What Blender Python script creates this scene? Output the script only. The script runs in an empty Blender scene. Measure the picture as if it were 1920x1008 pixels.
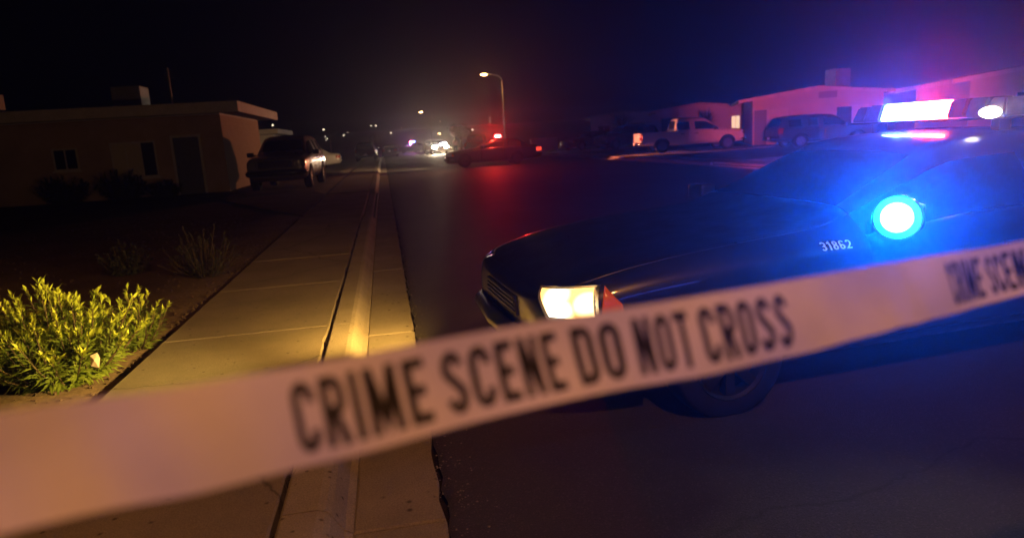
import bpy, bmesh, math, random
from mathutils import Vector, Matrix
from mathutils.bvhtree import BVHTree
random.seed(7)
PI = math.pi
R = math.radians
scene = bpy.context.scene
C = scene.collection

# ------------------------------------------------------------------ camera
CAM_H = 1.6
YAW, PITCH, ROLL = R(-9.92976), R(-10.98238), R(-3.5)
F_PX, CX, CY = 1280.0, 960.0, 504.0
CAMROT = (Matrix.Rotation(YAW, 3, 'Z') @ Matrix.Rotation(PI / 2 + PITCH, 3, 'X') @ Matrix.Rotation(ROLL, 3, 'Z'))
cd = bpy.data.cameras.new('camera')
cam = bpy.data.objects.new('camera', cd)
C.objects.link(cam)
cam.matrix_world = Matrix.Translation((0, 0, CAM_H)) @ CAMROT.to_4x4()
cd.sensor_width = 36.0
cd.lens = 24.0
cd.clip_start = 0.02
cd.clip_end = 3000
cd.dof.use_dof = True
cd.dof.focus_distance = 4.2
cd.dof.aperture_fstop = 1.8
cd.dof.aperture_blades = 8
scene.camera = cam


def at(u, v, d):
    """world point seen at photograph pixel (u, v) at depth d metres"""
    return Vector((0, 0, CAM_H)) + d * (CAMROT @ Vector(((u - CX) / F_PX, -(v - CY) / F_PX, -1.0)))


# ------------------------------------------------------------------ world: night sky
w = bpy.data.worlds.new('World')
scene.world = w
w.use_nodes = True
wn = w.node_tree.nodes
bg = wn['Background']
bg.inputs['Color'].default_value = (0.35, 0.33, 0.8, 1)
bg.inputs['Strength'].default_value = 0.0006

# ------------------------------------------------------------------ render look
scene.view_settings.view_transform = 'Standard'
scene.view_settings.look = 'None'
scene.view_settings.exposure = 0.0
scene.view_settings.gamma = 1.0
scene.render.engine = 'CYCLES'
cy = scene.cycles
cy.use_denoising = True
try:
    cy.denoiser = 'OPENIMAGEDENOISE'
    cy.denoising_input_passes = 'RGB_ALBEDO_NORMAL'
except Exception:
    pass
cy.max_bounces = 5
cy.diffuse_bounces = 2
cy.glossy_bounces = 2
cy.transmission_bounces = 4
cy.volume_bounces = 0
cy.transparent_max_bounces = 8
cy.sample_clamp_indirect = 3.0
cy.caustics_reflective = False
cy.caustics_refractive = False


# ================================================================== materials
def newmat(name):
    m = bpy.data.materials.new(name)
    m.use_nodes = True
    nt = m.node_tree
    return m, nt, nt.nodes['Principled BSDF']


def rgba(c):
    return (c[0], c[1], c[2], 1)


def noise_node(nt, scale, detail=4, rough=.55, coord='Object'):
    tc = nt.nodes.new('ShaderNodeTexCoord')
    n = nt.nodes.new('ShaderNodeTexNoise')
    n.inputs['Scale'].default_value = scale
    n.inputs['Detail'].default_value = detail
    n.inputs['Roughness'].default_value = rough
    nt.links.new(tc.outputs[coord], n.inputs['Vector'])
    return n


def ramp(nt, src, stops):
    r = nt.nodes.new('ShaderNodeValToRGB')
    e = r.color_ramp.elements
    while len(e) < len(stops):
        e.new(.5)
    for k, (p, c) in enumerate(stops):
        e[k].position = p
        e[k].color = rgba(c)
    nt.links.new(src, r.inputs['Fac'])
    return r


def mat_rough(name, c1, c2, scale=3., rough=.85, bump=.15, fine=90., spec=.4, coord='Object', metal=0., speck=None):
    """earthy or mineral surface: blotches, fine grain, relief"""
    m, nt, b = newmat(name)
    n1 = noise_node(nt, scale, 6, .65, coord)
    n2 = noise_node(nt, fine, 3, .7, coord)
    r1 = ramp(nt, n1.outputs['Fac'], [(.3, c1), (.7, c2)])
    r2 = ramp(nt, n2.outputs['Fac'], [(.3, (.55, .55, .55)), (.7, (1.25, 1.25, 1.25))])
    mx = nt.nodes.new('ShaderNodeMix')
    mx.data_type = 'RGBA'
    mx.blend_type = 'MULTIPLY'
    mx.inputs[0].default_value = .8
    nt.links.new(r1.outputs[0], mx.inputs[6])
    nt.links.new(r2.outputs[0], mx.inputs[7])
    last = mx.outputs[2]
    if speck:
        v = nt.nodes.new('ShaderNodeTexVoronoi')
        v.inputs['Scale'].default_value = speck[0]
        tc = nt.nodes.new('ShaderNodeTexCoord')
        nt.links.new(tc.outputs[coord], v.inputs['Vector'])
        r3 = ramp(nt, v.outputs['Distance'], [(speck[1], speck[2]), (speck[1] + .08, (1, 1, 1))])
        m2 = nt.nodes.new('ShaderNodeMix')
        m2.data_type = 'RGBA'
        m2.blend_type = 'MULTIPLY'
        m2.inputs[0].default_value = 1
        nt.links.new(last, m2.inputs[6])
        nt.links.new(r3.outputs[0], m2.inputs[7])
        last = m2.outputs[2]
    nt.links.new(last, b.inputs['Base Color'])
    b.inputs['Roughness'].default_value = rough
    b.inputs['Specular IOR Level'].default_value = spec
    b.inputs['Metallic'].default_value = metal
    bp = nt.nodes.new('ShaderNodeBump')
    bp.inputs['Strength'].default_value = bump
    bp.inputs['Distance'].default_value = .02
    nt.links.new(n2.outputs['Fac'], bp.inputs['Height'])
    nt.links.new(bp.outputs[0], b.inputs['Normal'])
    return m


def mat_paint(name, col, rough=.35, coat=.6, dust=.15):
    """car paint with a film of road dust in the gloss"""
    m, nt, b = newmat(name)
    n = noise_node(nt, 5., 6, .7)
    d = [min(1, c * (1 - dust) + .12 * dust) for c in col]
    r1 = ramp(nt, n.outputs['Fac'], [(.35, col), (.75, d)])
    nt.links.new(r1.outputs[0], b.inputs['Base Color'])
    r2 = ramp(nt, n.outputs['Fac'], [(.3, (rough * .8,) * 3), (.7, (rough * 1.3,) * 3)])
    nt.links.new(r2.outputs[0], b.inputs['Roughness'])
    b.inputs['Coat Weight'].default_value = coat
    b.inputs['Coat Roughness'].default_value = .06
    return m


def mat_plain(name, col, rough=.5, metal=0., spec=.5):
    m, nt, b = newmat(name)
    n = noise_node(nt, 24., 3, .6)
    r1 = ramp(nt, n.outputs['Fac'], [(.3, [c * .85 for c in col]), (.7, [min(1, c * 1.12) for c in col])])
    nt.links.new(r1.outputs[0], b.inputs['Base Color'])
    b.inputs['Roughness'].default_value = rough
    b.inputs['Metallic'].default_value = metal
    b.inputs['Specular IOR Level'].default_value = spec
    return m


def mat_emit(name, col, strength, base=(.5, .5, .5)):
    m, nt, b = newmat(name)
    b.inputs['Base Color'].default_value = rgba(base)
    b.inputs['Roughness'].default_value = .2
    b.inputs['Emission Color'].default_value = rgba(col)
    b.inputs['Emission Strength'].default_value = strength
    n = noise_node(nt, 40., 2)
    r1 = ramp(nt, n.outputs['Fac'], [(.3, [c * .9 for c in base]), (.7, base)])
    nt.links.new(r1.outputs[0], b.inputs['Base Color'])
    return m


M = {}
M['asphalt'] = mat_rough('asphalt', (.022, .021, .021), (.046, .043, .041), .6, .62, .8, 120., .5, speck=(55, .2, (2.2, 2.0, 1.9)))
def add_cracks(m, scale, width, warp=.6):
    nt = m.node_tree
    b = nt.nodes['Principled BSDF']
    src = b.inputs['Base Color'].links[0].from_socket
    n = noise_node(nt, scale * 2.2, 5, .6)
    va = nt.nodes.new('ShaderNodeVectorMath')
    va.operation = 'MULTIPLY_ADD'
    va.inputs[1].default_value = (warp,) * 3
    tc = nt.nodes.new('ShaderNodeTexCoord')
    nt.links.new(n.outputs['Color'], va.inputs[0])
    nt.links.new(tc.outputs['Object'], va.inputs[2])
    v = nt.nodes.new('ShaderNodeTexVoronoi')
    v.feature = 'DISTANCE_TO_EDGE'
    v.inputs['Scale'].default_value = scale
    nt.links.new(va.outputs[0], v.inputs['Vector'])
    r_ = ramp(nt, v.outputs['Distance'], [(width * .3, (.45, .45, .45)), (width, (1, 1, 1))])
    mx = nt.nodes.new('ShaderNodeMix')
    mx.data_type = 'RGBA'
    mx.blend_type = 'MULTIPLY'
    mx.inputs[0].default_value = 1
    nt.links.new(src, mx.inputs[6])
    nt.links.new(r_.outputs[0], mx.inputs[7])
    nt.links.new(mx.outputs[2], b.inputs['Base Color'])


add_cracks(M['asphalt'], .21, .0035, 1.4)
M['sidewalk'] = mat_rough('sidewalk_concrete', (.20, .18, .15), (.30, .265, .22), 1.3, .88, .2, 160., .3, speck=(9, .05, (.35, .32, .3)))
M['kerb'] = mat_rough('kerb_concrete', (.27, .245, .21), (.37, .335, .29), 2.0, .85, .2, 140., .3, speck=(11, .06, (.35, .32, .3)))
add_cracks(M['sidewalk'], .33, .004)
M['gutter'] = mat_rough('gutter_concrete', (.21, .19, .16), (.31, .275, .23), 1.6, .82, .25, 140., .35, speck=(8, .07, (.3, .28, .26)))
M['dirt'] = mat_rough('yard_dirt', (.075, .055, .042), (.13, .095, .07), 1.1, .95, .6, 30., .1, speck=(22, .12, (1.5, 1.4, 1.3)))
M['joint'] = mat_rough('joint_dirt', (.018, .014, .01), (.035, .026, .018), 4, .95, .4, 60., .1)
M['hill'] = mat_rough('hill_soil', (.03, .024, .02), (.05, .04, .03), .02, .95, .1, .5, .1)
M['stucco'] = mat_rough('stucco', (.50, .44, .38), (.60, .54, .46), .8, .9, .5, 60., .2)
M['stucco_white'] = mat_rough('stucco_white', (.62, .58, .54), (.72, .68, .63), .8, .9, .4, 60., .2)
M['stucco_tan'] = mat_rough('stucco_tan', (.34, .25, .17), (.43, .33, .24), .8, .9, .5, 60., .2)
M['block'] = mat_rough('painted_block', (.42, .30, .2), (.52, .38, .27), 1.2, .88, .5, 40., .2)
M['trim'] = mat_rough('painted_trim', (.52, .48, .42), (.66, .6, .54), 3, .7, .1, 50., .3)
M['roofing'] = mat_rough('roofing', (.07, .065, .06), (.12, .11, .10), 2, .95, .4, 60., .1)
M['door'] = mat_plain('door_paint', (.10, .11, .14), .5)
M['metal_sheet'] = mat_rough('galvanised_sheet', (.32, .32, .33), (.45, .45, .46), 3, .5, .1, 50., .5, metal=.5)
M['pole'] = mat_rough('galvanised_pole', (.38, .37, .35), (.5, .48, .45), 5, .55, .1, 60., .5, metal=.3)
M['glass_dark'] = mat_plain('dark_glass', (.008, .009, .012), .06, 0, .6)
M['pane'] = mat_plain('window_pane', (.02, .022, .03), .08, 0, .6)
M['blind'] = mat_plain('closed_blind', (.55, .48, .36), .8)
M['black_paint'] = mat_paint('black_paint', (.006, .006, .007), .34, .7, .10)
M['black_paint2'] = mat_paint('black_paint_worn', (.006, .006, .007), .45, .3, .05)
M['white_paint'] = mat_paint('white_paint', (.62, .60, .57), .4, .5, .1)
M['silver_paint'] = mat_paint('silver_paint', (.42, .41, .40), .34, .6, .1)
M['dark_green_paint'] = mat_paint('dark_paint', (.03, .032, .038), .3, .7, .15)
M['maroon_paint'] = mat_paint('two_tone_paint', (.20, .18, .18), .3, .7, .12)
M['rubber'] = mat_plain('tyre_rubber', (.016, .016, .017), .85, 0, .2)
M['rim'] = mat_plain('wheel_rim', (.10, .10, .105), .45, .6)
M['steel_black'] = mat_plain('black_steel_rim', (.014, .014, .015), .6, 0, .2)
M['chrome'] = mat_plain('chrome', (.75, .75, .76), .12, 1.)
M['black_plastic'] = mat_plain('black_plastic', (.012, .012, .013), .45)
M['well'] = mat_plain('wheel_well', (.008, .008, .008), .95, 0, .1)
M['lens_clear'] = mat_plain('clear_lens', (.35, .35, .36), .12, .4)
M['lens_red'] = mat_plain('red_lens', (.22, .012, .01), .15)
M['lens_amber'] = mat_plain('amber_lens', (.35, .10, .01), .15)
M['white_print'] = mat_plain('white_print', (.75, .75, .73), .5)
M['black_print'] = mat_plain('black_print', (.018, .016, .018), .6)
M['bark'] = mat_rough('bark', (.06, .045, .03), (.10, .075, .05), 9, .95, .5, 40., .1)
M['litter'] = mat_plain('paper_litter', (.6, .5, .46), .7)


def mat_leaf(name, c1, c2, trans=.35):
    m, nt, b = newmat(name)
    n = noise_node(nt, 6., 3, .6)
    r1 = ramp(nt, n.outputs['Fac'], [(.3, c1), (.7, c2)])
    b.inputs['Roughness'].default_value = .55
    b.inputs['Specular IOR Level'].default_value = .3
    nt.links.new(r1.outputs[0], b.inputs['Base Color'])
    t = nt.nodes.new('ShaderNodeBsdfTranslucent')
    nt.links.new(r1.outputs[0], t.inputs['Color'])
    mx = nt.nodes.new('ShaderNodeMixShader')
    mx.inputs[0].default_value = trans
    nt.links.new(b.outputs[0], mx.inputs[1])
    nt.links.new(t.outputs[0], mx.inputs[2])
    nt.links.new(mx.outputs[0], nt.nodes['Material Output'].inputs['Surface'])
    return m


M['leaf'] = mat_leaf('bush_leaf', (.05, .085, .012), (.20, .27, .04))
M['leaf_tip'] = mat_leaf('bush_tip', (.24, .32, .04), (.48, .54, .07))
M['leaf_dark'] = mat_leaf('shrub_leaf', (.035, .042, .03), (.06, .065, .045), .2)
M['leaf_green'] = mat_leaf('tree_leaf', (.06, .10, .03), (.09, .14, .045), .3)


def mat_tape():
    m, nt, b = newmat('plastic_tape')
    n = noise_node(nt, 14., 3, .6)
    r1 = ramp(nt, n.outputs['Fac'], [(.3, (.72, .70, .68)), (.7, (.80, .78, .76))])
    b.inputs['Roughness'].default_value = .33
    nt.links.new(r1.outputs[0], b.inputs['Base Color'])
    t = nt.nodes.new('ShaderNodeBsdfTranslucent')
    nt.links.new(r1.outputs[0], t.inputs['Color'])
    mx = nt.nodes.new('ShaderNodeMixShader')
    mx.inputs[0].default_value = .012
    nt.links.new(b.outputs[0], mx.inputs[1])
    nt.links.new(t.outputs[0], mx.inputs[2])
    nt.links.new(mx.outputs[0], nt.nodes['Material Output'].inputs['Surface'])
    return m


M['tape'] = mat_tape()


# ================================================================== helpers
def tag(o, label=None, cat=None, group=None, kind=None):
    if label: o['label'] = label
    if cat: o['category'] = cat
    if group: o['group'] = group
    if kind: o['kind'] = kind
    return o


def empty(name, loc=(0, 0, 0), rz=0.):
    o = bpy.data.objects.new(name, None)
    C.objects.link(o)
    o.location = loc
    o.rotation_euler = (0, 0, rz)
    o.empty_display_size = .1
    return o


def link(name, me, m, parent=None, smooth=False):
    if m is not None:
        me.materials.clear()
        me.materials.append(M[m] if isinstance(m, str) else m)
    if smooth:
        me.polygons.foreach_set('use_smooth', [True] * len(me.polygons))
    o = bpy.data.objects.new(name, me)
    C.objects.link(o)
    if parent is not None:
        o.parent = parent
    return o


def obj(name, bm, m, parent=None, smooth=False):
    me = bpy.data.meshes.new(name)
    bm.normal_update()
    bm.to_mesh(me)
    bm.free()
    return link(name, me, m, parent, smooth)


def pyd(name, vs, fs, m, parent=None, smooth=False):
    me = bpy.data.meshes.new(name)
    me.from_pydata([tuple(v) for v in vs], [], fs)
    me.update()
    return link(name, me, m, parent, smooth)


def B():
    return bmesh.new()


def box(bm, x0, x1, y0, y1, z0, z1, bev=0., mat=None):
    r = bmesh.ops.create_cube(bm, size=1)
    mt = Matrix.Translation(((x0 + x1) / 2, (y0 + y1) / 2, (z0 + z1) / 2)) @ Matrix.Diagonal((x1 - x0, y1 - y0, z1 - z0, 1))
    if mat is not None:
        mt = mat @ mt
    bmesh.ops.transform(bm, matrix=mt, verts=r['verts'])
    if bev:
        es = list({e for v in r['verts'] for e in v.link_edges})
        bmesh.ops.bevel(bm, geom=es, offset=bev, segments=2, affect='EDGES', profile=.6)
    return bm


def tube(bm, pts, rad, seg=8, caps=True):
    pts = [Vector(p) for p in pts]
    n = len(pts)
    rads = rad if isinstance(rad, (list, tuple)) else [rad] * n
    rings = []
    for i, p in enumerate(pts):
        t = (pts[min(i + 1, n - 1)] - pts[max(i - 1, 0)]).normalized()
        a = Vector((0, 0, 1)) if abs(t.z) < .9 else Vector((1, 0, 0))
        s = t.cross(a).normalized()
        q = s.cross(t).normalized()
        rings.append([bm.verts.new(p + rads[i] * (math.cos(k * 2 * PI / seg) * s + math.sin(k * 2 * PI / seg) * q)) for k in range(seg)])
    for i in range(n - 1):
        for k in range(seg):
            bm.faces.new((rings[i][k], rings[i][(k + 1) % seg], rings[i + 1][(k + 1) % seg], rings[i + 1][k]))
    if caps:
        bm.faces.new(rings[0][::-1])
        bm.faces.new(rings[-1])
    return bm


def lathe(bm, prof, seg=24, mat=None):
    """prof: (r, h) pairs about local Z"""
    rings = []
    new = []
    for r, h in prof:
        if r < 1e-5:
            v = bm.verts.new((0, 0, h))
            rings.append([v])
            new.append(v)
        else:
            rg = [bm.verts.new((r * math.cos(k * 2 * PI / seg), r * math.sin(k * 2 * PI / seg), h)) for k in range(seg)]
            rings.append(rg)
            new += rg
    for a, b in zip(rings, rings[1:]):
        for k in range(seg):
            k2 = (k + 1) % seg
            if len(a) == 1 and len(b) > 1:
                bm.faces.new((a[0], b[k], b[k2]))
            elif len(b) == 1 and len(a) > 1:
                bm.faces.new((a[k], b[0], a[k2]))
            elif len(a) > 1:
                bm.faces.new((a[k], b[k], b[k2], a[k2]))
    if mat is not None:
        bmesh.ops.transform(bm, matrix=mat, verts=new)
    return bm


def copy_tree(o, parent=None):
    c = o.copy()
    C.objects.link(c)
    c.parent = parent
    for ch in list(o.children):
        copy_tree(ch, c)
    return c


def light(name, kind, loc, power, col, parent=None, radius=.05, target=None, cone=None, blend=.4):
    ld = bpy.data.lights.new(name, kind)
    ld.energy = power
    ld.color = col
    ld.shadow_soft_size = radius
    o = bpy.data.objects.new(name, ld)
    C.objects.link(o)
    o.location = loc
    if parent is not None:
        o.parent = parent
    if kind == 'SPOT':
        ld.spot_size = cone
        ld.spot_blend = blend
    if target is not None:
        o.rotation_euler = (Vector(target) - Vector(loc)).to_track_quat('-Z', 'Y').to_euler()
    return o


# ------------------------------------------------------------------ stroke lettering (condensed gothic capitals and figures)
def arc(cx, cy_, rx, ry, a0, a1, n=8):
    return [(cx + rx * math.cos(R(a0 + (a1 - a0) * k / n)), cy_ + ry * math.sin(R(a0 + (a1 - a0) * k / n))) for k in range(n + 1)]


def glyph(ch, s=.15):
    """strokes of a letter one unit tall; returns (width, [(points, closed)])"""
    h = s / 2
    W = .44
    l, r, b, t = h, W - h, h, 1 - h
    cx = W / 2
    rx = (r - l) / 2
    ry = .16
    if ch == 'C':
        return W, [(arc(cx, t - ry, rx, ry, -25, 180) + arc(cx, b + ry, rx, ry, 180, 385), False)]
    if ch == 'O':
        return W, [(arc(cx, t - ry, rx, ry, 0, 180) + arc(cx, b + ry, rx, ry, 180, 360), True)]
    if ch == 'D':
        return W, [([(l, b), (l, t)] + arc(r - .14, t - .16, .14, .16, 90, 0, 6) + arc(r - .14, b + .16, .14, .16, 0, -90, 6), True)]
    if ch == 'R':
        return W, [([(l, 0), (l, t)] + arc(r - .13, t - .15, .13, .15, 90, 0, 6) + arc(r - .13, .50 + .13, .13, .13, 0, -90, 6) + [(l + h, .50)], False), ([(cx, .5 - h * .6), (r + .01, 0)], False)]
    if ch == 'I':
        return s, [([(h, 0), (h, 1)], False)]
    if ch == 'M':
        W = .58
        return W, [([(h, 0), (h, 1)], False), ([(W - h, 0), (W - h, 1)], False), ([(h * 1.2, 1 - h * .3), (W / 2, .12), (W - h * 1.2, 1 - h * .3)], False)]
    if ch == 'N':
        return W, [([(h, 0), (h, 1)], False), ([(W - h, 0), (W - h, 1)], False), ([(h, 1 - h * .4), (W - h, h * .4)], False)]
    if ch == 'E':
        W = .38
        return W, [([(W, t), (l, t), (l, b), (W, b)], False), ([(l + h, .5), (W * .9, .5)], False)]
    if ch == 'T':
        return W, [([(0, t), (W, t)], False), ([(cx, t - h), (cx, 0)], False)]
    if ch == 'S':
        return W, [(arc(cx, t - .2, rx, .2, 10, 180, 8) + [(l + .01, .64), (cx, .5), (r - .01, .36)] + arc(cx, b + .2, rx, .2, 0, -170, 8), False)]
    if ch == '1':
        return .30, [([(.02, .78), (.2, t + .02), (.2, 0)], False)]
    if ch == '2':
        return W, [(arc(cx, t - .2, rx, .2, 165, -10, 8) + [(r - .03, .52), (l, b), (W, b)], False)]
    if ch == '3':
        return W, [(arc(cx, t - .2, rx, .2, 160, -60, 8) + [(cx, .52)] + arc(cx, b + .22, rx, .22, 70, -160, 8), False)]
    if ch == '6':
        return W, [(arc(cx, t - .2, rx, .2, 20, 180, 8) + arc(cx, b + .22, rx, .22, 180, 520, 14), False)]
    if ch == '8':
        return W, [(arc(cx, t - .18, rx * .92, .18, 0, 360, 14)[:-1], True), (arc(cx, b + .23, rx, .23, 0, 360, 14)[:-1], True)]
    return W, []


def ribbon(pts, s, closed):
    n = len(pts)
    pts = [Vector((p[0], p[1])) for p in pts]
    # drop doubles
    q = [pts[0]]
    for p in pts[1:]:
        if (p - q[-1]).length > 1e-4:
            q.append(p)
    if closed and (q[0] - q[-1]).length < 1e-4:
        q.pop()
    pts = q
    n = len(pts)
    L, Rr = [], []
    for i in range(n):
        a = pts[i - 1] if (i > 0 or closed) else None
        c = pts[(i + 1) % n] if (i < n - 1 or closed) else None
        d1 = (pts[i] - a).normalized() if a is not None else None
        d2 = (c - pts[i]).normalized() if c is not None else None
        if d1 is None: d1 = d2
        if d2 is None: d2 = d1
        n1 = Vector((-d1.y, d1.x))
        n2 = Vector((-d2.y, d2.x))
        m = (n1 + n2)
        m = m.normalized() if m.length > 1e-3 else n1
        k = min(1.8, 1 / max(.3, m.dot(n1)))
        L.append(pts[i] + m * s / 2 * k)
        Rr.append(pts[i] - m * s / 2 * k)
    return L, Rr


def text_strips(text, s=.15, gap=.13, space=.3):
    """list of (L, R, closed, layer) strips for a line of text one unit tall, and its width"""
    x = 0
    out = []
    for ch in text:
        if ch == ' ':
            x += space
            continue
        w_, st = glyph(ch, s)
        for k, (pts, closed) in enumerate(st):
            # resample long straight runs so that lettering can bend with its surface
            rs = []
            for i, p in enumerate(pts):
                rs.append(p)
                if i < len(pts) - 1:
                    qn = pts[i + 1]
                    ln = math.hypot(qn[0] - p[0], qn[1] - p[1])
                    m_ = int(ln / .2)
                    for j in range(1, m_ + 1):
                        rs.append((p[0] + (qn[0] - p[0]) * j / (m_ + 1), p[1] + (qn[1] - p[1]) * j / (m_ + 1)))
            L, Rr = ribbon(rs, s, closed)
            o_ = Vector((x, 0))
            out.append(([p + o_ for p in L], [p + o_ for p in Rr], closed, k))
        x += w_ + gap
    return out, x - gap


def strips_mesh(strips, fn):
    """fn(x, y, layer) -> 3D point"""
    vs, fs = [], []
    for L, Rr, closed, lay in strips:
        b0 = len(vs)
        n = len(L)
        for a, c in zip(L, Rr):
            vs.append(fn(a.x, a.y, lay))
            vs.append(fn(c.x, c.y, lay))
        for i in range(n if closed else n - 1):
            j = (i + 1) % n
            fs.append((b0 + 2 * i, b0 + 2 * i + 1, b0 + 2 * j + 1, b0 + 2 * j))
    return vs, fs


# ================================================================== ground, road, pavement
def ground_z(x, y):
    if x > 12.6:
        z = .12 + .10 * min(1, max(0, (x - 13) / 8))
    elif x < -1.9:
        z = .115 + .14 * min(1, max(0, (-x - 2.4) / 2.5)) * min(1, max(0, (y - 8) / 12))
    else:
        z = -.22
    far = max(0, y - 190)
    if far > 0:
        z = z * max(0, 1 - far / 20) + far * .028 + 1.2 * math.sin(x * .013 + 1) * min(1, far / 80)
    side = max(0, abs(x) - 120)
    z += side * .01
    return z


xs = [-640, -420, -260, -160, -100, -60, -40, -30, -22] + [-18 + .8 * k for k in range(20)] + [-1.93, -1.88, -1.0, 6, 12.55, 12.62] + [13.4 + 1.2 * k for k in range(14)] + [34, 44, 60, 100, 160, 260, 420, 640]
xs = sorted(set(round(v, 3) for v in xs))
ys = [-60, -40, -25, -15, -8] + [-5 + .8 * k for k in range(60)] + [46 + 4 * k for k in range(20)] + [130, 150, 170, 190, 195, 205, 220, 240, 270, 310, 360, 420, 500, 640]
ys = sorted(set(round(v, 3) for v in ys))
vs, fs = [], []
rg = random.Random(3)
for y in ys:
    for x in xs:
        z = ground_z(x, y)
        if (x < -2.3 or x > 13.3) and abs(x) < 40 and y < 120:
            z += rg.uniform(-.012, .012)
        vs.append((x, y, z))
nx = len(xs)
for j in range(len(ys) - 1):
    for i in range(nx - 1):
        fs.append((j * nx + i, j * nx + i + 1, (j + 1) * nx + i + 1, (j + 1) * nx + i))
tag(pyd('ground', vs, fs, 'dirt', smooth=True), kind='structure')

# road: a gently crowned asphalt sheet with a ragged edge along the gutter pan
road_l, road_r = .13, 12.1
rg = random.Random(5)
ry = [-40, -20, -10, -5] + [-4 + .12 * k for k in range(180)] + [18 + 1. * k for k in range(60)] + [80, 90, 110, 140, 170, 200]
rx_ = [0, .03, .15, .4, 2, 4, 6, 8, 10, 11.6, 11.97]
vs, fs = [], []
for y in ry:
    j0 = rg.uniform(-.012, .014) if y < 20 else 0
    for k, dx in enumerate(rx_):
        x = road_l + dx + (j0 if k == 0 else j0 * .4 if k == 1 else 0)
        crown = .05 * (1 - ((x - 6.1) / 6.0) ** 2)
        z = .012 + max(0, crown) * .8
        if k == 0: z = .004
        if y > 190: z += (y - 190) * .028
        vs.append((x, y, z))
nr = len(rx_)
for j in range(len(ry) - 1):
    for k in range(nr - 1):
        fs.append((j * nr + k, j * nr + k + 1, (j + 1) * nr + k + 1, (j + 1) * nr + k))
tag(pyd('road', vs, fs, 'asphalt', smooth=True), kind='structure')
# bedding below pavement, seen as dark earth in the joints
bm = B()
box(bm, -1.90, .25, -12, 185, -.15, -.03)
tag(obj('pavement_bedding', bm, 'joint'), kind='structure')

# near pavement: slabs, kerb stones, gutter panels as pieces
sidewalk = tag(empty('sidewalk', (0, 0, 0)), kind='structure')
kerb = tag(empty('kerb', (0, 0, 0)), kind='structure')
gutter = tag(empty('gutter', (0, 0, 0)), kind='structure')


def ragged_slab(x0, x1, y0, y1, z0, z1, seed, amp=.006, n=14, tilt=0.):
    rr = random.Random(seed)
    bm = B()
    pts = []
    for k in range(n): pts.append((x0 + (x1 - x0) * k / n, y0 + rr.uniform(0, amp * .6)))
    for k in range(n): pts.append((x1 - (rr.uniform(0, amp) + (amp * 2 if rr.random() < .12 else 0)), y0 + (y1 - y0) * k / n))
    for k in range(n): pts.append((x1 + (x0 - x1) * k / n, y1 - rr.uniform(0, amp * .6)))
    for k in range(n): pts.append((x0 + rr.uniform(0, amp), y1 + (y0 - y1) * k / n))
    cx_, cy_ = (x0 + x1) / 2, (y0 + y1) / 2
    lo = [bm.verts.new((p[0], p[1], z0)) for p in pts]
    mid = [bm.verts.new((p[0], p[1], z1 - .008 + tilt * (p[0] - cx_))) for p in pts]
    sh = .010
    top = [bm.verts.new((p[0] + (sh if p[0] < cx_ else -sh) * (1 if abs(p[0] - cx_) > (x1 - x0) * .47 else 0),
                         p[1] + (sh if p[1] < cy_ else -sh) * (1 if abs(p[1] - cy_) > (y1 - y0) * .47 else 0), z1 + tilt * (p[0] - cx_))) for p in pts]
    m_ = len(pts)
    for k in range(m_):
        k2 = (k + 1) % m_
        bm.faces.new((lo[k], lo[k2], mid[k2], mid[k]))
        bm.faces.new((mid[k], mid[k2], top[k2], top[k]))
    bm.faces.new(top)
    return bm


SW0, SW1 = -1.90, -.575
y = -4.0
k = 0
while y < 15.4:
    L_ = 1.95
    dz = random.uniform(-.003, .004)
    obj('slab', ragged_slab(SW0, SW1, y + .004, y + L_ - .004, -.02, .135 + dz, 100 + k), 'sidewalk', sidewalk)
    y += L_
    k += 1
Y_DROP0, Y_DROP1 = 15.5, 22.6          # driveway between these, kerb drops to the road

obj('slab', ragged_slab(SW0, SW1, y + .004, 22.8, -.02, .120, 300), 'sidewalk', sidewalk)
y0 = 22.8
for j in range(12):
    obj('slab', ragged_slab(SW0, SW1, y0 + .004, y0 + 3.9, -.02, .135, 320 + j, n=6), 'sidewalk', sidewalk)
    y0 += 3.9
bm = ragged_slab(SW0, SW1, y0, 184, -.02, .135, 390, n=8)
obj('slab', bm, 'sidewalk', sidewalk)

KX0, KX1, KX2 = -.555, -.385, -.285     # back of kerb, front of the top, foot of the sloping face


def kerb_bm(y0, y1, h0, h1, seed, n=8):
    rr = random.Random(seed)
    bm = B()
    rows = []
    for i in range(n + 1):
        t = i / n
        yy = y0 + (y1 - y0) * t
        h = h0 + (h1 - h0) * t
        a = rr.uniform(-.004, .004)
        prof = [(KX0 + rr.uniform(0, .008), -.02), (KX0 + a * .5, h - .01), (KX0 + .012, h), (KX1 - .02, h), (KX1 + .012, h - .010), (KX1 + .035, h - .032), (KX2 - .02 + a, .025), (KX2 + .012, .008), (KX2 + .02, -.02)]
        rows.append([bm.verts.new((p[0], yy, p[1])) for p in prof])
    for a, b_ in zip(rows, rows[1:]):
        for j in range(len(a) - 1):
            bm.faces.new((a[j], a[j + 1], b_[j + 1], b_[j]))
    bm.faces.new(rows[0])
    bm.faces.new(rows[-1][::-1])
    return bm


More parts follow.
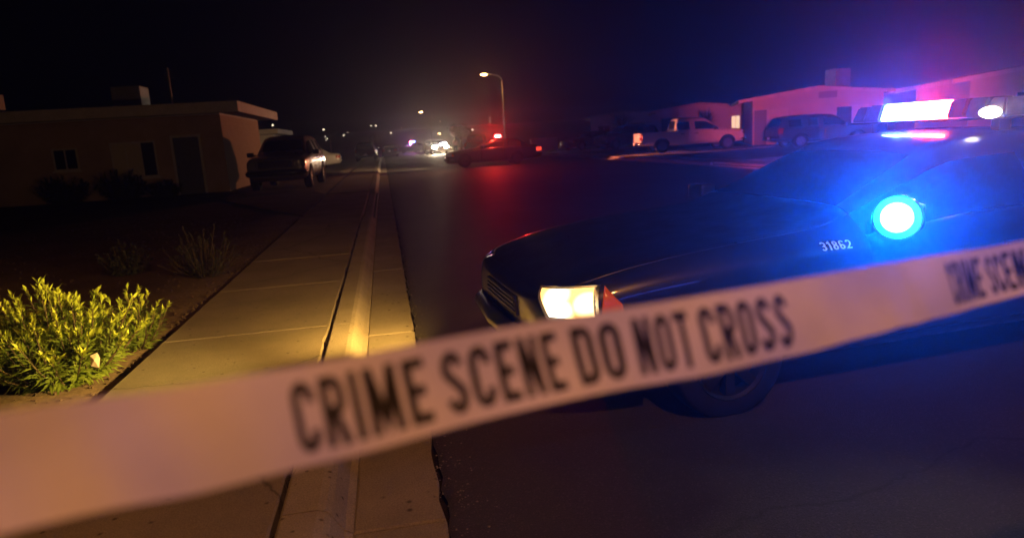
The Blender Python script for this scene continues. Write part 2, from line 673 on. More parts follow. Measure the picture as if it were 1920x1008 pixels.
y = -3.4
k = 0
while y < Y_DROP0 - 1.2:
    y1 = min(y + 3.05, Y_DROP0 - .9)
    obj('kerb_stone', kerb_bm(y + .005, y1 - .005, .135, .135, 500 + k), 'kerb', kerb)
    y = y1
    k += 1
obj('kerb_stone', kerb_bm(y + .005, y + .9, .135, .035, 540), 'kerb', kerb)
obj('kerb_stone', kerb_bm(y + .91, Y_DROP1 - .01, .035, .035, 541), 'kerb', kerb)
obj('kerb_stone', kerb_bm(Y_DROP1, Y_DROP1 + .9, .035, .135, 542), 'kerb', kerb)
y = Y_DROP1 + .91
for k in range(10):
    obj('kerb_stone', kerb_bm(y, y + 3.9, .135, .135, 550 + k, 2), 'kerb', kerb)
    y += 3.91
obj('kerb_stone', kerb_bm(y, 184, .135, .135, 570, 2), 'kerb', kerb)
y = -3.4
k = 0
while y < 16:
    bm = ragged_slab(KX2 + .012, road_l - .008, y + .003, y + 3.05 - .003, -.05, .006, 600 + k, .008, 18, -.0)
    obj('gutter_panel', bm, 'gutter', gutter)
    y += 3.05
    k += 1
while y < 60:
    obj('gutter_panel', ragged_slab(KX2 + .012, road_l - .008, y + .003, y + 5.9, -.05, .006, 640 + k, .008, 6), 'gutter', gutter)
    y += 5.9
    k += 1
obj('gutter_panel', ragged_slab(KX2 + .012, road_l - .008, y + .003, 184, -.05, .006, 690, .008, 6), 'gutter', gutter)

# far side: gutter, kerb, walk and driveways
bm = B()
box(bm, 12.10, 12.42, -30, 184, -.05, .010)
tag(obj('far_gutter', bm, 'gutter'), kind='structure')
bm = B()
for a, b_ in ((-30, 19), (25, 34), (40.5, 49), (56, 66), (73, 184)):
    box(bm, 12.43, 12.6, a, b_, -.05, .135, .02)
for a, b_ in ((19.02, 24.98), (34.02, 40.48), (49.02, 55.98), (66.02, 72.98)):
    box(bm, 12.43, 12.6, a, b_, -.05, .045, .012)
tag(obj('far_kerb', bm, 'kerb'), kind='structure')
bm = B()
box(bm, 12.61, 13.9, -30, 184, -.02, .140)
tag(obj('far_sidewalk', bm, 'sidewalk'), kind='structure')
for a, b_ in ((33.6, 40.6), (49, 56), (66, 73), (19, 25)):
    zz = ground_z(20, 30) + .03
    nm = 'driveway'
    pyd_vs = [(13.91, a, .150), (13.91, b_, .150), (20.4, b_, zz), (20.4, a, zz), (13.91, a, .0), (13.91, b_, .0), (20.4, b_, 0), (20.4, a, 0)]
    tag(pyd(nm, pyd_vs, [(0, 3, 2, 1), (0, 1, 5, 4), (1, 2, 6, 5), (2, 3, 7, 6), (3, 0, 4, 7)], 'gutter'), kind='structure')
# driveway on the near side leading up to the pickup
pyd_vs = [(-1.91, 15.9, .130), (-1.91, 22.6, .130), (-4.6, 31.5, .262), (-4.6, 21.0, .262), (-1.91, 15.9, .0), (-1.91, 22.6, 0), (-4.6, 31.5, 0), (-4.6, 21.0, 0)]
tag(pyd('driveway', pyd_vs, [(0, 1, 2, 3), (1, 0, 4, 5), (2, 1, 5, 6), (3, 2, 6, 7), (0, 3, 7, 4)], 'dirt'), kind='structure')


# ================================================================== vehicles
def subsurf_mesh(me, lev):
    o = bpy.data.objects.new('tmp', me)
    C.objects.link(o)
    md = o.modifiers.new('s', 'SUBSURF')
    md.levels = md.render_levels = lev
    return o


def freeze(o, name):
    dg = bpy.context.evaluated_depsgraph_get()
    dg.update()
    me = bpy.data.meshes.new_from_object(o.evaluated_get(dg), depsgraph=dg)
    me.name = name
    return me


def shell(stations, keyfn, lev, wheels, wr, halfw):
    """closed lofted body. stations: (x, w, zb, zs, zt, wt[, bed floor z]); returns list of key names and frozen mesh"""
    keys = []
    vs, fs, mi = [], [], []
    rings = []
    for st in stations:
        x, w_, zb, zs, zt, wt = st[:6]
        dz = zt - zs
        if len(st) > 6 and st[6] is not None:
            fl = st[6]
            half = [(0, zb), (.80 * w_, zb), (.97 * w_, zb + .10), (w_, zb + (zs - zb) * .5), (.99 * w_, zs - .06), (.96 * w_, zs), (.88 * w_, zs), (.86 * w_, fl), (.5 * w_, fl), (0, fl)]
        else:
            half = [(0, zb), (.80 * w_, zb), (.97 * w_, zb + .10), (w_, zb + (zs - zb) * .5), (.985 * w_, zs - .06), (.945 * w_, zs),
                    (.945 * w_ + (wt - .945 * w_) * .86, zs + dz * .80), (wt * .97, zs + dz * .93), (wt * .62, zs + dz * .99), (0, zt)]
        ring = [(x, y_, z_) for y_, z_ in half] + [(x, -y_, z_) for y_, z_ in half[-2:0:-1]]
        rings.append(ring)
    nrg = len(rings[0])
    for r_ in rings:
        vs += r_
    for i in range(len(rings) - 1):
        for j in range(nrg):
            j2 = (j + 1) % nrg
            fs.append((i * nrg + j, i * nrg + j2, (i + 1) * nrg + j2, (i + 1) * nrg + j))
            jj = j if j < 9 else nrg - 1 - j
            key = keyfn(i, jj, 1 if j < 9 else -1)
            if key not in keys: keys.append(key)
            mi.append(keys.index(key))
    # caps: strips between mirrored points
    for e, flip in ((0, False), (len(rings) - 1, True)):
        o_ = e * nrg
        prs = [(k, (nrg - k) % nrg) for k in range(0, 10)]
        for (a, a2), (b_, b2) in zip(prs, prs[1:]):
            f = [o_ + a, o_ + a2, o_ + b2, o_ + b_]
            f = [q for n_, q in enumerate(f) if q not in f[:n_]]
            if flip: f = f[::-1]
            fs.append(f[::-1] if False else f)
            key = 'body'
            if key not in keys: keys.append(key)
            mi.append(keys.index(key))
    me = bpy.data.meshes.new('shell')
    me.from_pydata(vs, [], fs)
    for k_ in keys:
        me.materials.append(bpy.data.materials.get('k_' + k_) or bpy.data.materials.new('k_' + k_))
    me.polygons.foreach_set('material_index', mi)
    bm = bmesh.new()
    bm.from_mesh(me)
    bmesh.ops.recalc_face_normals(bm, faces=bm.faces)
    bm.to_mesh(me)
    bm.free()
    o = subsurf_mesh(me, lev)
    m2 = freeze(o, 'shell2')
    bpy.data.objects.remove(o)
    o = bpy.data.objects.new('tmp2', m2)
    C.objects.link(o)
    cut = bmesh.new()
    for wx in wheels:
        for s in (-1, 1):
            lathe(cut, [(0, -.3), (wr * 1.17, -.3), (wr * 1.17, .3), (0, .3)], 28, Matrix.Translation((wx, s * (halfw + .045), wr)) @ Matrix.Rotation(PI / 2, 4, 'X'))
    bmesh.ops.recalc_face_normals(cut, faces=cut.faces)
    cme = bpy.data.meshes.new('cut')
    cut.to_mesh(cme)
    cut.free()
    wm = bpy.data.materials.get('k_wheel_well') or bpy.data.materials.new('k_wheel_well')
    cme.materials.append(wm)
    co = bpy.data.objects.new('tmp3', cme)
    C.objects.link(co)
    md = o.modifiers.new('b', 'BOOLEAN')
    md.operation = 'DIFFERENCE'
    md.object = co
    md.solver = 'EXACT'
    md.material_mode = 'TRANSFER'
    m3 = freeze(o, 'shell3')
    bpy.data.objects.remove(o)
    bpy.data.objects.remove(co)
    return m3


def split_shell(me, root, matmap, namemap):
    """one object per key of the shell"""
    names = [m.name[2:] if m else 'body' for m in me.materials]
    bvh = BVHTree.FromPolygons([v.co.copy() for v in me.vertices], [tuple(p.vertices) for p in me.polygons])
    out = {}
    groups = {}
    for p in me.polygons:
        key = names[p.material_index] if names else 'body'
        if key == 'wheel_well':
            key += str((1 if p.center.x < 2.5 else 2) + (2 if p.center.y > 0 else 0))
        groups.setdefault(key, []).append(p)
    for key, ps in groups.items():
        idx = {}
        vs, fs = [], []
        for p in ps:
            f = []
            for v in p.vertices:
                if v not in idx:
                    idx[v] = len(vs)
                    vs.append(me.vertices[v].co.copy())
                f.append(idx[v])
            fs.append(f)
        m_ = pyd(namemap.get(key, key.rstrip('0123456789')), vs, fs, matmap.get(key, 'well' if key.startswith('wheel_well') else matmap['body']), root, not key.startswith('wheel_well'))
        if key.startswith('door') or key in ('hood', 'trunk_lid', 'tailgate'):
            bm = bmesh.new()
            bm.from_mesh(m_.data)
            bmesh.ops.inset_region(bm, faces=bm.faces, thickness=.005, depth=0, use_boundary=True)
            # the narrow rim folds inward: a real shut line
            edge = [v for v in bm.verts if any(e.is_boundary for e in v.link_edges)]
            for v in edge:
                v.co = v.co - v.normal * .012
            bm.to_mesh(m_.data)
            bm.free()
        out[key] = m_
    return out, bvh


def conform(bvh, corners, outdir, off=.006, n=8, m=6, skirt=True):
    """a patch laid on the body: bilinear 4 corners, cast along -outdir"""
    od = Vector(outdir).normalized()
    c = [Vector(q) for q in corners]
    vs = []
    for j in range(m + 1):
        for i in range(n + 1):
            a, b_ = i / n, j / m
            p = (c[0] * (1 - a) + c[1] * a) * (1 - b_) + (c[3] * (1 - a) + c[2] * a) * b_
            h = bvh.ray_cast(p + od * 1.2, -od, 2.0)
            q = h[0] if h[0] is not None else p
            vs.append(q + od * off)
    fs = [(j * (n + 1) + i, j * (n + 1) + i + 1, (j + 1) * (n + 1) + i + 1, (j + 1) * (n + 1) + i) for j in range(m) for i in range(n)]
    if skirt:
        loop = [i for i in range(n + 1)] + [j * (n + 1) + n for j in range(1, m + 1)] + [m * (n + 1) + i for i in range(n - 1, -1, -1)] + [j * (n + 1) for j in range(m - 1, 0, -1)]
        b0 = len(vs)
        for q in loop:
            vs.append(vs[q] - od * (off + .02))
        L_ = len(loop)
        for k_ in range(L_):
            k2 = (k_ + 1) % L_
            fs.append((loop[k_], loop[k2], b0 + k2, b0 + k_))
    return vs, fs


WHEEL_CACHE = {}


def wheel(root, x, y, rad, width, spokes=5, rim_mat='rim', hub=True):
    key = (rad, width, spokes, rim_mat)
    if key not in WHEEL_CACHE:
        t = B()
        rr = rad * .66
        lathe(t, [(rr, -width / 2), (rad * .93, -width / 2), (rad * .985, -width * .40), (rad, -width * .25), (rad, width * .25), (rad * .985, width * .40), (rad * .93, width / 2), (rr, width / 2), (rr, -width / 2)], 28)
        tm = bpy.data.meshes.new('tyre')
        t.normal_update()
        t.to_mesh(tm)
        t.free()
        r_ = B()
        lathe(r_, [(rr, -width * .46), (rr * .97, -width * .5), (rr * .90, -width * .42), (rr * .88, -width * .1), (rr * .3, -width * .05), (0, -width * .05)], 28)
        for k_ in range(spokes):
            a = k_ * 2 * PI / spokes
            box(r_, rr * .12, rr * .92, -rr * .13, rr * .13, -width * .42, -width * .12, .006, Matrix.Rotation(a, 4, 'Z'))
        lathe(r_, [(0, -width * .46), (rr * .22, -width * .44), (rr * .25, -width * .1)], 14)
        rm = bpy.data.meshes.new('rim')
        r_.normal_update()
        r_.to_mesh(rm)
        r_.free()
        WHEEL_CACHE[key] = (tm, rm)
    tm, rm = WHEEL_CACHE[key]
    e = empty('wheel', (x, y, rad))
    e.parent = root
    e.rotation_euler = ((PI / 2) if y < 0 else (-PI / 2), 0, 0)
    # local -Z of the wheel mesh is its outer face
    e.rotation_euler = (-PI / 2 if y < 0 else PI / 2, 0, 0)
    a = link('tyre', tm.copy() if not tm.materials else tm, 'rubber', e, True) if not tm.materials else bpy.data.objects.new('tyre', tm)
    if a.name not in C.objects:
        C.objects.link(a)
        a.parent = e
    if not tm.materials: tm.materials.append(M['rubber'])
    b_ = bpy.data.objects.new('rim', rm)
    if not rm.materials: rm.materials.append(M[rim_mat])
    C.objects.link(b_)
    b_.parent = e
    return e


def mirror_part(root, x, y, z, m, s):
    bm = B()
    box(bm, x - .05, x + .09, min(y, y + s * .22), max(y, y + s * .22), z, z + .15, .03)
    box(bm, x + .0, x + .05, min(y - s * .08, y), max(y - s * .08, y), z + .03, z + .08, .01)
    o = obj('mirror', bm, m, root, True)
    g = B()
    box(g, x + .091, x + .096, min(y + s * .02, y + s * .2), max(y + s * .02, y + s * .2), z + .02, z + .13)
    obj('mirror_glass', g, 'chrome', o)
    return o


# ---- sedan profile: x from the nose, half width, sill, shoulder, top, top half width
SEDAN = [
    (0.00, .66, .34, .62, .70, .54),
    (0.04, .83, .25, .70, .77, .70),
    (0.22, .92, .22, .775, .835, .78),
    (0.55, .965, .21, .84, .92, .81),
    (1.10, .985, .20, .88, .98, .81),
    (1.62, .99, .20, .915, 1.01, .79),
    (1.80, .99, .20, .925, 1.03, .74),
    (2.62, .985, .20, .945, 1.43, .60),
    (2.78, .985, .20, .95, 1.455, .605),
    (3.28, .985, .20, .955, 1.48, .61),
    (3.38, .985, .20, .955, 1.48, .61),
    (4.02, .985, .20, .955, 1.44, .60),
    (4.14, .985, .20, .955, 1.41, .595),
    (4.66, .975, .22, .955, 1.07, .70),
    (4.80, .97, .24, .955, 1.045, .74),
    (5.20, .93, .27, .94, 1.02, .76),
    (5.34, .87, .30, .90, .97, .72),
    (5.38, .76, .36, .80, .86, .6),
]


def sedan_key(i, j, s):
    if 6 <= i <= 6 and j >= 7: return 'windshield'
    if i == 12 and j >= 7: return 'rear_window'
    if 1 <= i <= 5 and j >= 6 and i >= 1: return 'hood'
    if 13 <= i <= 15 and j >= 6: return 'trunk_lid'
    if j == 5 and i in (6, 7, 8): return 'side_window1' if s > 0 else 'side_window2'
    if j == 5 and i in (10, 11): return 'side_window3' if s > 0 else 'side_window4'
    if j in (2, 3, 4) and i in (6, 7, 8): return 'door1' if s > 0 else 'door2'
    if j in (2, 3, 4) and i in (9, 10, 11): return 'door3' if s > 0 else 'door4'
    return 'body'


SHELLS = {}


def build_sedan(name, loc, rz, paint, lev=2, glass='glass_dark', plate=True, headlight='lens_clear', tail='lens_red', scale=1.):
    root = empty(name, loc, rz)
    root.scale = (scale,) * 3
    me = SHELLS.get(('sedan', lev)) or shell(SEDAN, sedan_key, lev, (1.02, 3.93), .335, .985)
    SHELLS[('sedan', lev)] = me
    mm = {'body': paint, 'windshield': glass, 'rear_window': glass, 'wheel_well': 'well'}
    for k_ in range(1, 5): mm['side_window%d' % k_] = glass
    parts, bvh = split_shell(me, root, mm, {})
    for wx in (1.02, 3.93):
        for s in (-1, 1):
            wheel(root, wx, s * .87, .335, .215, 8 if 'police' in name else 5, 'steel_black' if 'police' in name else 'rim')
    for s in (-1, 1):
        # headlight unit: lens and amber corner, wrapped on the body
        vs, fs = conform(bvh, [(.06, s * .78, .640), (.30, s * .915, .630), (.345, s * .835, .815), (.09, s * .56, .785)], (-1, s * .9, .1), .006)
        hl = pyd('headlight', vs, fs, 'lens_clear', root, True)
        vs, fs = conform(bvh, [(.08, s * .775, .665), (.275, s * .905, .655), (.315, s * .83, .805), (.11, s * .585, .778)], (-1, s * .9, .1), .010, 8, 6, False)
        pyd('lamp_lens', vs, fs, headlight if s < 0 else 'lens_clear', hl, True)
        vs, fs = conform(bvh, [(.298, s * .92, .632), (.43, s * .935, .632), (.415, s * .925, .72), (.352, s * .85, .812)], (-.55, s, .1), .009)
        pyd('turn_signal', vs, fs, 'lens_amber' if headlight == 'lens_clear' else 'amber_on', hl, True)
        vs, fs = conform(bvh, [(5.30, s * .50, .66), (5.05, s * .93, .66), (5.05, s * .93, .86), (5.30, s * .46, .86)], (1, s * .7, .1), .008)
        pyd('taillight', vs, fs, tail, root, True)
        mirror_part(root, 2.0, s * .93, .97, paint, s)
        for hx in (2.95, 3.85):
            bm = B()
            box(bm, hx - .11, hx + .11, s * .985 - .018, s * .985 + .018, .79, .82, .008)
            obj('door_handle', bm, 'black_plastic', root, True)
    # grille, bumpers
    vs, fs = conform(bvh, [(.02, -.36, .575), (.02, .36, .575), (.02, .33, .685), (.02, -.33, .685)], (-1, 0, .1), .012, 10, 5)
    gr = pyd('grille', vs, fs, 'black_plastic', root)
    for k_ in range(4):
        z_ = .592 + k_ * .027
        vs, fs = conform(bvh, [(.02, -.34, z_), (.02, .34, z_), (.02, .34, z_ + .008), (.02, -.34, z_ + .008)], (-1, 0, .05), .02, 10, 1)
        pyd('grille_bar', vs, fs, 'black_plastic', gr)
    bm = B()
    tube(bm, [(.36, -.955, .47), (.14, -.86, .47), (.0, -.60, .47), (-.045, 0, .47), (.0, .60, .47), (.14, .86, .47), (.36, .955, .47)], [.035, .055, .06, .06, .06, .055, .035], 8)
    obj('front_bumper', bm, paint, root, True)
    bm = B()
    tube(bm, [(5.02, -.955, .5), (5.28, -.86, .5), (5.40, -.60, .5), (5.42, 0, .5), (5.40, .60, .5), (5.28, .86, .5), (5.02, .955, .5)], [.035, .055, .06, .06, .06, .055, .035], 8)
    obj('rear_bumper', bm, paint, root, True)
    if plate:
        bm = B()
        box(bm, 5.405, 5.42, -.15, .15, .62, .77, .004)
        obj('license_plate', bm, 'white_print', root)
    return root, bvh, parts


M['amber_on'] = mat_emit('turn_signal_glow', (1, .10, .01), .3, (.3, .06, .01))
M['hl_on'] = mat_emit('headlight_on', (1, .80, .50), 7)
_nt = M['hl_on'].node_tree
_v = _nt.nodes.new('ShaderNodeTexVoronoi')
_v.inputs['Scale'].default_value = 7.5
_tc = _nt.nodes.new('ShaderNodeTexCoord')
_nt.links.new(_tc.outputs['Object'], _v.inputs['Vector'])
_r = ramp(_nt, _v.outputs['Distance'], [(.15, (1, .88, .62)), (.5, (1, .66, .26)), (.75, (.42, .2, .05))])
_nt.links.new(_r.outputs[0], _nt.nodes['Principled BSDF'].inputs['Emission Color'])
M['blue_core'] = mat_emit('blue_lamp_core', (.025, .3, 1), 60)
M['blue_rim'] = mat_emit('blue_lamp_rim', (.0, .62, .70), 1.5)  # cyan of the overexposed bloom round the lamp, put into a glowing colour
M['bar_blue'] = mat_emit('bar_blue_on', (.035, .09, 1), 110)
M['bar_red'] = mat_emit('bar_red_on', (1, .055, .05), 110)
M['bar_white'] = mat_emit('bar_white_on', (1, .9, .75), 9)
M['bar_blue_off'] = mat_plain('bar_blue_off', (.012, .025, .12), .12)
M['bar_red_off'] = mat_plain('bar_red_off', (.14, .012, .012), .12)
M['bar_clear'] = mat_plain('bar_clear', (.10, .10, .11), .1)


def light_bar(root, x, z, half, mods, m_end='bar_clear', lamp=False, depth=.30, h=.125):
    """base plate with feet and a row of lens modules across the roof; y > 0 is the car's right"""
    bar = empty('light_bar', (x, 0, z))
    bar.parent = root
    bm = B()
    box(bm, -depth / 2, depth / 2, -half, half, .035, .052, .006)
    for s in (-1, 1):
        box(bm, -.05, .05, s * half * .78 - .03, s * half * .78 + .03, -.04, .036, .006)
    obj('base', bm, 'black_plastic', bar)
    n = len(mods)
    wdt = 2 * half / n
    for k_, m_ in enumerate(mods):
        y0 = -half + k_ * wdt
        bm = B()
        hh = h * (1. if 0 < k_ < n - 1 else .93)
        # lens module with leaning front and rear faces
        xa, xb = depth * .5, depth * .36
        ye0 = .03 if k_ == 0 else .004
        ye1 = .03 if k_ == n - 1 else .004
        lo = [(-xa, y0 + .004), (xa, y0 + .004), (xa, y0 + wdt - .004), (-xa, y0 + wdt - .004)]
        hi = [(-xb, y0 + ye0), (xb, y0 + ye0), (xb, y0 + wdt - ye1), (-xb, y0 + wdt - ye1)]
        vl = [bm.verts.new((p[0], p[1], .054)) for p in lo]
        vh = [bm.verts.new((p[0], p[1], .054 + hh)) for p in hi]
        bm.faces.new(vl[::-1])
        bm.faces.new(vh)
        for q in range(4):
            bm.faces.new((vl[q], vl[(q + 1) % 4], vh[(q + 1) % 4], vh[q]))
        bmesh.ops.bevel(bm, geom=list(bm.edges), offset=.012, segments=2, affect='EDGES')
        obj('light_module', bm, m_, bar, False)
    return bar


# ------------------------------------------------------------------ near patrol car, nose to the kerb
H0 = R(184.5)
car1, bvh1, parts1 = build_sedan('police_car', (.65, 4.15, 0), H0 - PI, 'black_paint', 3, headlight='hl_on')
tag(car1, 'black patrol car numbered 31862 behind the tape, its headlight and blue lamp lit', 'car', 'police cars')
light_bar(car1, 3.3, 1.485, .66, ['bar_clear', 'bar_clear', 'bar_red_off', 'bar_red', 'bar_red', 'bar_blue', 'bar_blue', 'bar_clear', 'bar_clear'])
bm = B()
lathe(bm, [(0, .09), (.03, .085), (.055, .06), (.07, .02), (.07, 0)], 20, Matrix.Translation((3.155, -.565, 1.565)) @ Matrix.Rotation(-PI / 2, 4, 'Y') @ Matrix.Diagonal((.55, 1, .7, 1)))
obj('alley_lamp', bm, 'bar_white', car1, True)
# unit number on the driver's front fender
st, wd = text_strips('31862', .14, .12)
hN = .043
zc = .880


def num_pt(x_, y_, lay):
    p = Vector((1.595 + x_ * hN * 1.75, 0, zc + y_ * hN))
    h = bvh1.ray_cast(p + Vector((0, -2, 0)), Vector((0, 1, 0)), 3)
    q = h[0] if h[0] is not None else Vector((p.x, -.99, p.z))
    return q + Vector((0, -.003 - lay * .0004, 0))


vs, fs = strips_mesh(st, num_pt)
pyd('unit_number', vs, fs, 'white_print', car1)
# round blue lamp on the driver's side by the mirror
SP = Vector((1.94, -1.10, 1.05))
aim = Vector((-.80, -.60, .06)).normalized()
rot = aim.to_track_quat('Z', 'Y').to_matrix().to_4x4()
sp = empty('spotlight', SP)
sp.parent = car1
bm = B()
lathe(bm, [(0, -.15), (.05, -.145), (.095, -.10), (.118, -.03), (.124, .0), (.124, .012), (.116, .012)], 32, rot)
tube(bm, [rot @ Vector((0, 0, -.12)), rot @ Vector((0, 0, -.12)) + Vector((.05, .12, -.04))], .02, 8)
obj('housing', bm, 'chrome', sp, True)
bm = B()
lathe(bm, [(.116, .006), (.098, .014), (.080, .018)], 32, rot)
obj('lens_rim', bm, 'blue_rim', sp, True)  # glowing ring shaped as the lamp's bloom, wider than its real lens
bm = B()
lathe(bm, [(.0805, .018), (.05, .022), (0, .024)], 32, rot)
obj('lens', bm, 'blue_core', sp, True)
light('blue_lamp_light', 'SPOT', SP + aim * .10, 5200, (0, .10, 1), car1, .07, SP + Vector((-.8, -.6, 1.3)) * 3, R(138), .45)
# headlights
light('headlight_beam', 'SPOT', (-.16, -.70, .66), 1700, (1, .62, .13), car1, .05, (-2.95, .85, 1.15), R(64), .8)
light('headlight_beam', 'SPOT', (-.18, .70, .66), 330, (1, .54, .10), car1, .05, (-2.0, 2.6, .50), R(112), .8)
# light bar lamps
light('bar_blue_light', 'SPOT', (3.08, .17, 1.68), 700, (.03, .08, 1), car1, .05, (2.4, -.6, 2.9), R(142), .4)
light('bar_red_light', 'SPOT', (3.08, -.17, 1.68), 430, (1, .03, .12), car1, .05, (2.4, -.9, 2.9), R(142), .4)
light('alley_light', 'SPOT', (3.10, -.74, 1.60), 60, (1, .75, .5), car1, .05, (.55, -2.8, 1.0), R(66), .6)
light('bar_far_red_light', 'SPOT', (3.4, .78, 1.64), 29000, (1, .10, .12), car1, .05, (27, 29.5, 2.5), R(27), .6)
light('bar_far_blue_light', 'SPOT', (3.3, .80, 1.64), 1000, (.06, .15, 1), car1, .05, (16, 40, 1.5), R(46), .8)

# ================================================================== tape
TP = [  # top-edge pixel, bottom-edge pixel, depth
    (-900, 950, -836, 1290, .335), (-500, 868, -445, 1150, .385), (0, 771, 44, 990, .452), (320, 728, 362, 925, .50), (640, 671, 678, 848, .555), (1000, 604, 1037, 755, .635),
    (1300, 556, 1334, 700, .70), (1500, 522, 1532, 655, .745), (1640, 497, 1668, 618, .80), (1700, 487, 1729, 603, .835), (1780, 474, 1808, 582, .875), (1920, 451, 1944, 545, .955), (2300, 375, 2320, 455, 1.16), (2900, 262, 2915, 330, 1.6)]


def cr(p0, p1, p2, p3, t):
    return .5 * ((2 * p1) + (-p0 + p2) * t + (2 * p0 - 5 * p1 + 4 * p2 - p3) * t * t + (-p0 + 3 * p1 - 3 * p2 + p3) * t ** 3)


tops = [at(p[0], p[1], p[4]) for p in TP]
bots = [at(p[2], p[3], p[4]) for p in TP]
tw, bw, uu = [], [], []
for i in range(len(TP) - 1):
    i0, i3 = max(0, i - 1), min(len(TP) - 1, i + 2)
    for k in range(12):
        t = k / 12
        tw.append(cr(tops[i0], tops[i], tops[i + 1], tops[i3], t))
        bw.append(cr(bots[i0], bots[i], bots[i + 1], bots[i3], t))
        uu.append(TP[i][0] + (TP[i + 1][0] - TP[i][0]) * t)
tw.append(tops[-1]); bw.append(bots[-1]); uu.append(TP[-1][0])
vs, fs = [], []
NV = 6
nrm = []
for i in range(len(tw)):
    tdir = (tw[min(i + 1, len(tw) - 1)] - tw[max(i - 1, 0)]).normalized()
    nn = tdir.cross((bw[i] - tw[i]).normalized()).normalized()
    if nn.dot(Vector((0, 0, CAM_H)) - tw[i]) < 0: nn = -nn
    nrm.append(nn)


def tape_pt(fi, v):
    """fi: fractional row along the tape, v: 0 bottom to 1 top"""
    i = max(0, min(len(tw) - 2, int(fi)))
    f = fi - i
    t = tw[i] * (1 - f) + tw[i + 1] * f
    b_ = bw[i] * (1 - f) + bw[i + 1] * f
    n_ = nrm[i] * (1 - f) + nrm[i + 1] * f
    wob = .0025 * math.sin(fi * .55 + v * 1.5) + .004 * math.sin(v * PI) * math.sin(fi * .17 + 1)
    return b_ * (1 - v) + t * v + n_ * wob, n_


for i in range(len(tw)):
    for j in range(NV + 1):
        vs.append(tape_pt(i, j / NV)[0])
for i in range(len(tw) - 1):
    for j in range(NV):
        fs.append((i * (NV + 1) + j, (i + 1) * (NV + 1) + j, (i + 1) * (NV + 1) + j + 1, i * (NV + 1) + j + 1))
tape = tag(pyd('barrier_tape', vs, fs, 'tape', None, True), 'white barrier tape stretched across the foreground with black crime scene lettering', 'barrier tape')


def row_of(u):
    for i in range(len(uu) - 1):
        if uu[i] <= u <= uu[i + 1]:
            return i + (u - uu[i]) / (uu[i + 1] - uu[i])
    return len(uu) - 1.001


for word, ua, ub in (('CRIME', 536, 783), ('SCENE', 812, 1032), ('DO', 1058, 1142), ('NOT', 1165, 1270), ('CROSS', 1294, 1452), ('CRIME', 1766, 1850), ('SCENE', 1864, 1955), ('DO', 1972, 2010), ('NOT', 2024, 2070), ('CROSS', 2086, 2160)):
    st, wd = text_strips(word, .155, .115)
    ra, rb = row_of(ua), row_of(ub)

    def tp(x_, y_, lay):
        p, n_ = tape_pt(ra + (rb - ra) * x_ / wd, .13 + .72 * y_)
        return p + n_ * (.0007 + .00015 * lay)
    vs, fs = strips_mesh(st, tp)
    pyd('lettering', vs, fs, 'black_print', tape)

# ================================================================== other vehicle shells
PICKUP = [
    (0.00, .80, .46, .85, .95, .66), (0.06, .93, .41, .95, 1.06, .80), (0.35, .98, .38, 1.05, 1.13, .84), (1.15, 1.0, .38, 1.09, 1.17, .82),
    (1.42, 1.0, .38, 1.10, 1.21, .76), (2.05, 1.0, .38, 1.12, 1.77, .66), (2.22, 1.0, .38, 1.12, 1.82, .67), (2.86, 1.0, .38, 1.13, 1.86, .675),
    (2.98, 1.0, .38, 1.13, 1.86, .675), (3.62, 1.0, .38, 1.13, 1.84, .675), (3.78, 1.0, .38, 1.13, 1.80, .67), (3.86, 1.0, .38, 1.13, 1.28, .74),
    (3.95, 1.0, .40, 1.14, 1.15, .7, .72), (4.80, 1.0, .42, 1.14, 1.15, .7, .72), (5.70, 1.0, .44, 1.14, 1.15, .7, .72), (5.78, .99, .46, 1.13, 1.145, .9), (5.84, .95, .50, 1.10, 1.12, .9)]


def pickup_key(i, j, s):
    if i == 4 and j >= 7: return 'windshield'
    if i == 10 and j >= 7: return 'rear_window'
    if 1 <= i <= 3 and j >= 6: return 'hood'
    if 11 <= i <= 13 and j >= 6: return 'bed'
    if j == 5 and i in (4, 5, 6): return 'side_window1' if s > 0 else 'side_window2'
    if j == 5 and i in (8, 9): return 'side_window3' if s > 0 else 'side_window4'
    if j in (2, 3, 4) and i in (5, 6): return 'door1' if s > 0 else 'door2'
    if j in (2, 3, 4) and i in (8, 9): return 'door3' if s > 0 else 'door4'
    return 'body'


SUV = [
    (0.00, .80, .42, .80, .92, .66), (0.06, .90, .38, .90, 1.0, .78), (0.35, .95, .27, 1.0, 1.07, .80), (1.0, .97, .27, 1.03, 1.11, .80),
    (1.3, .97, .27, 1.04, 1.14, .76), (1.88, .97, .27, 1.06, 1.66, .66), (2.05, .97, .27, 1.06, 1.71, .67), (2.68, .97, .27, 1.07, 1.75, .675),
    (2.78, .97, .27, 1.07, 1.75, .675), (3.46, .97, .27, 1.07, 1.75, .675), (3.56, .97, .27, 1.07, 1.75, .675), (4.42, .97, .36, 1.06, 1.71, .665),
    (4.56, .96, .38, 1.05, 1.64, .655), (4.78, .93, .42, 1.02, 1.12, .76), (4.84, .86, .47, .95, 1.0, .6)]


def suv_key(i, j, s):
    if i == 4 and j >= 7: return 'windshield'
    if i == 12 and j >= 7: return 'rear_window'
    if 1 <= i <= 3 and j >= 6: return 'hood'
    if j == 5 and i in (4, 5, 6): return 'side_window1' if s > 0 else 'side_window2'
    if j == 5 and i == 8: return 'side_window3' if s > 0 else 'side_window4'
    if j == 5 and i == 10: return 'side_window5' if s > 0 else 'side_window6'
    if j in (2, 3, 4) and i in (5, 6): return 'door1' if s > 0 else 'door2'
    if j in (2, 3, 4) and i in (8, 9): return 'door3' if s > 0 else 'door4'
    return 'body'


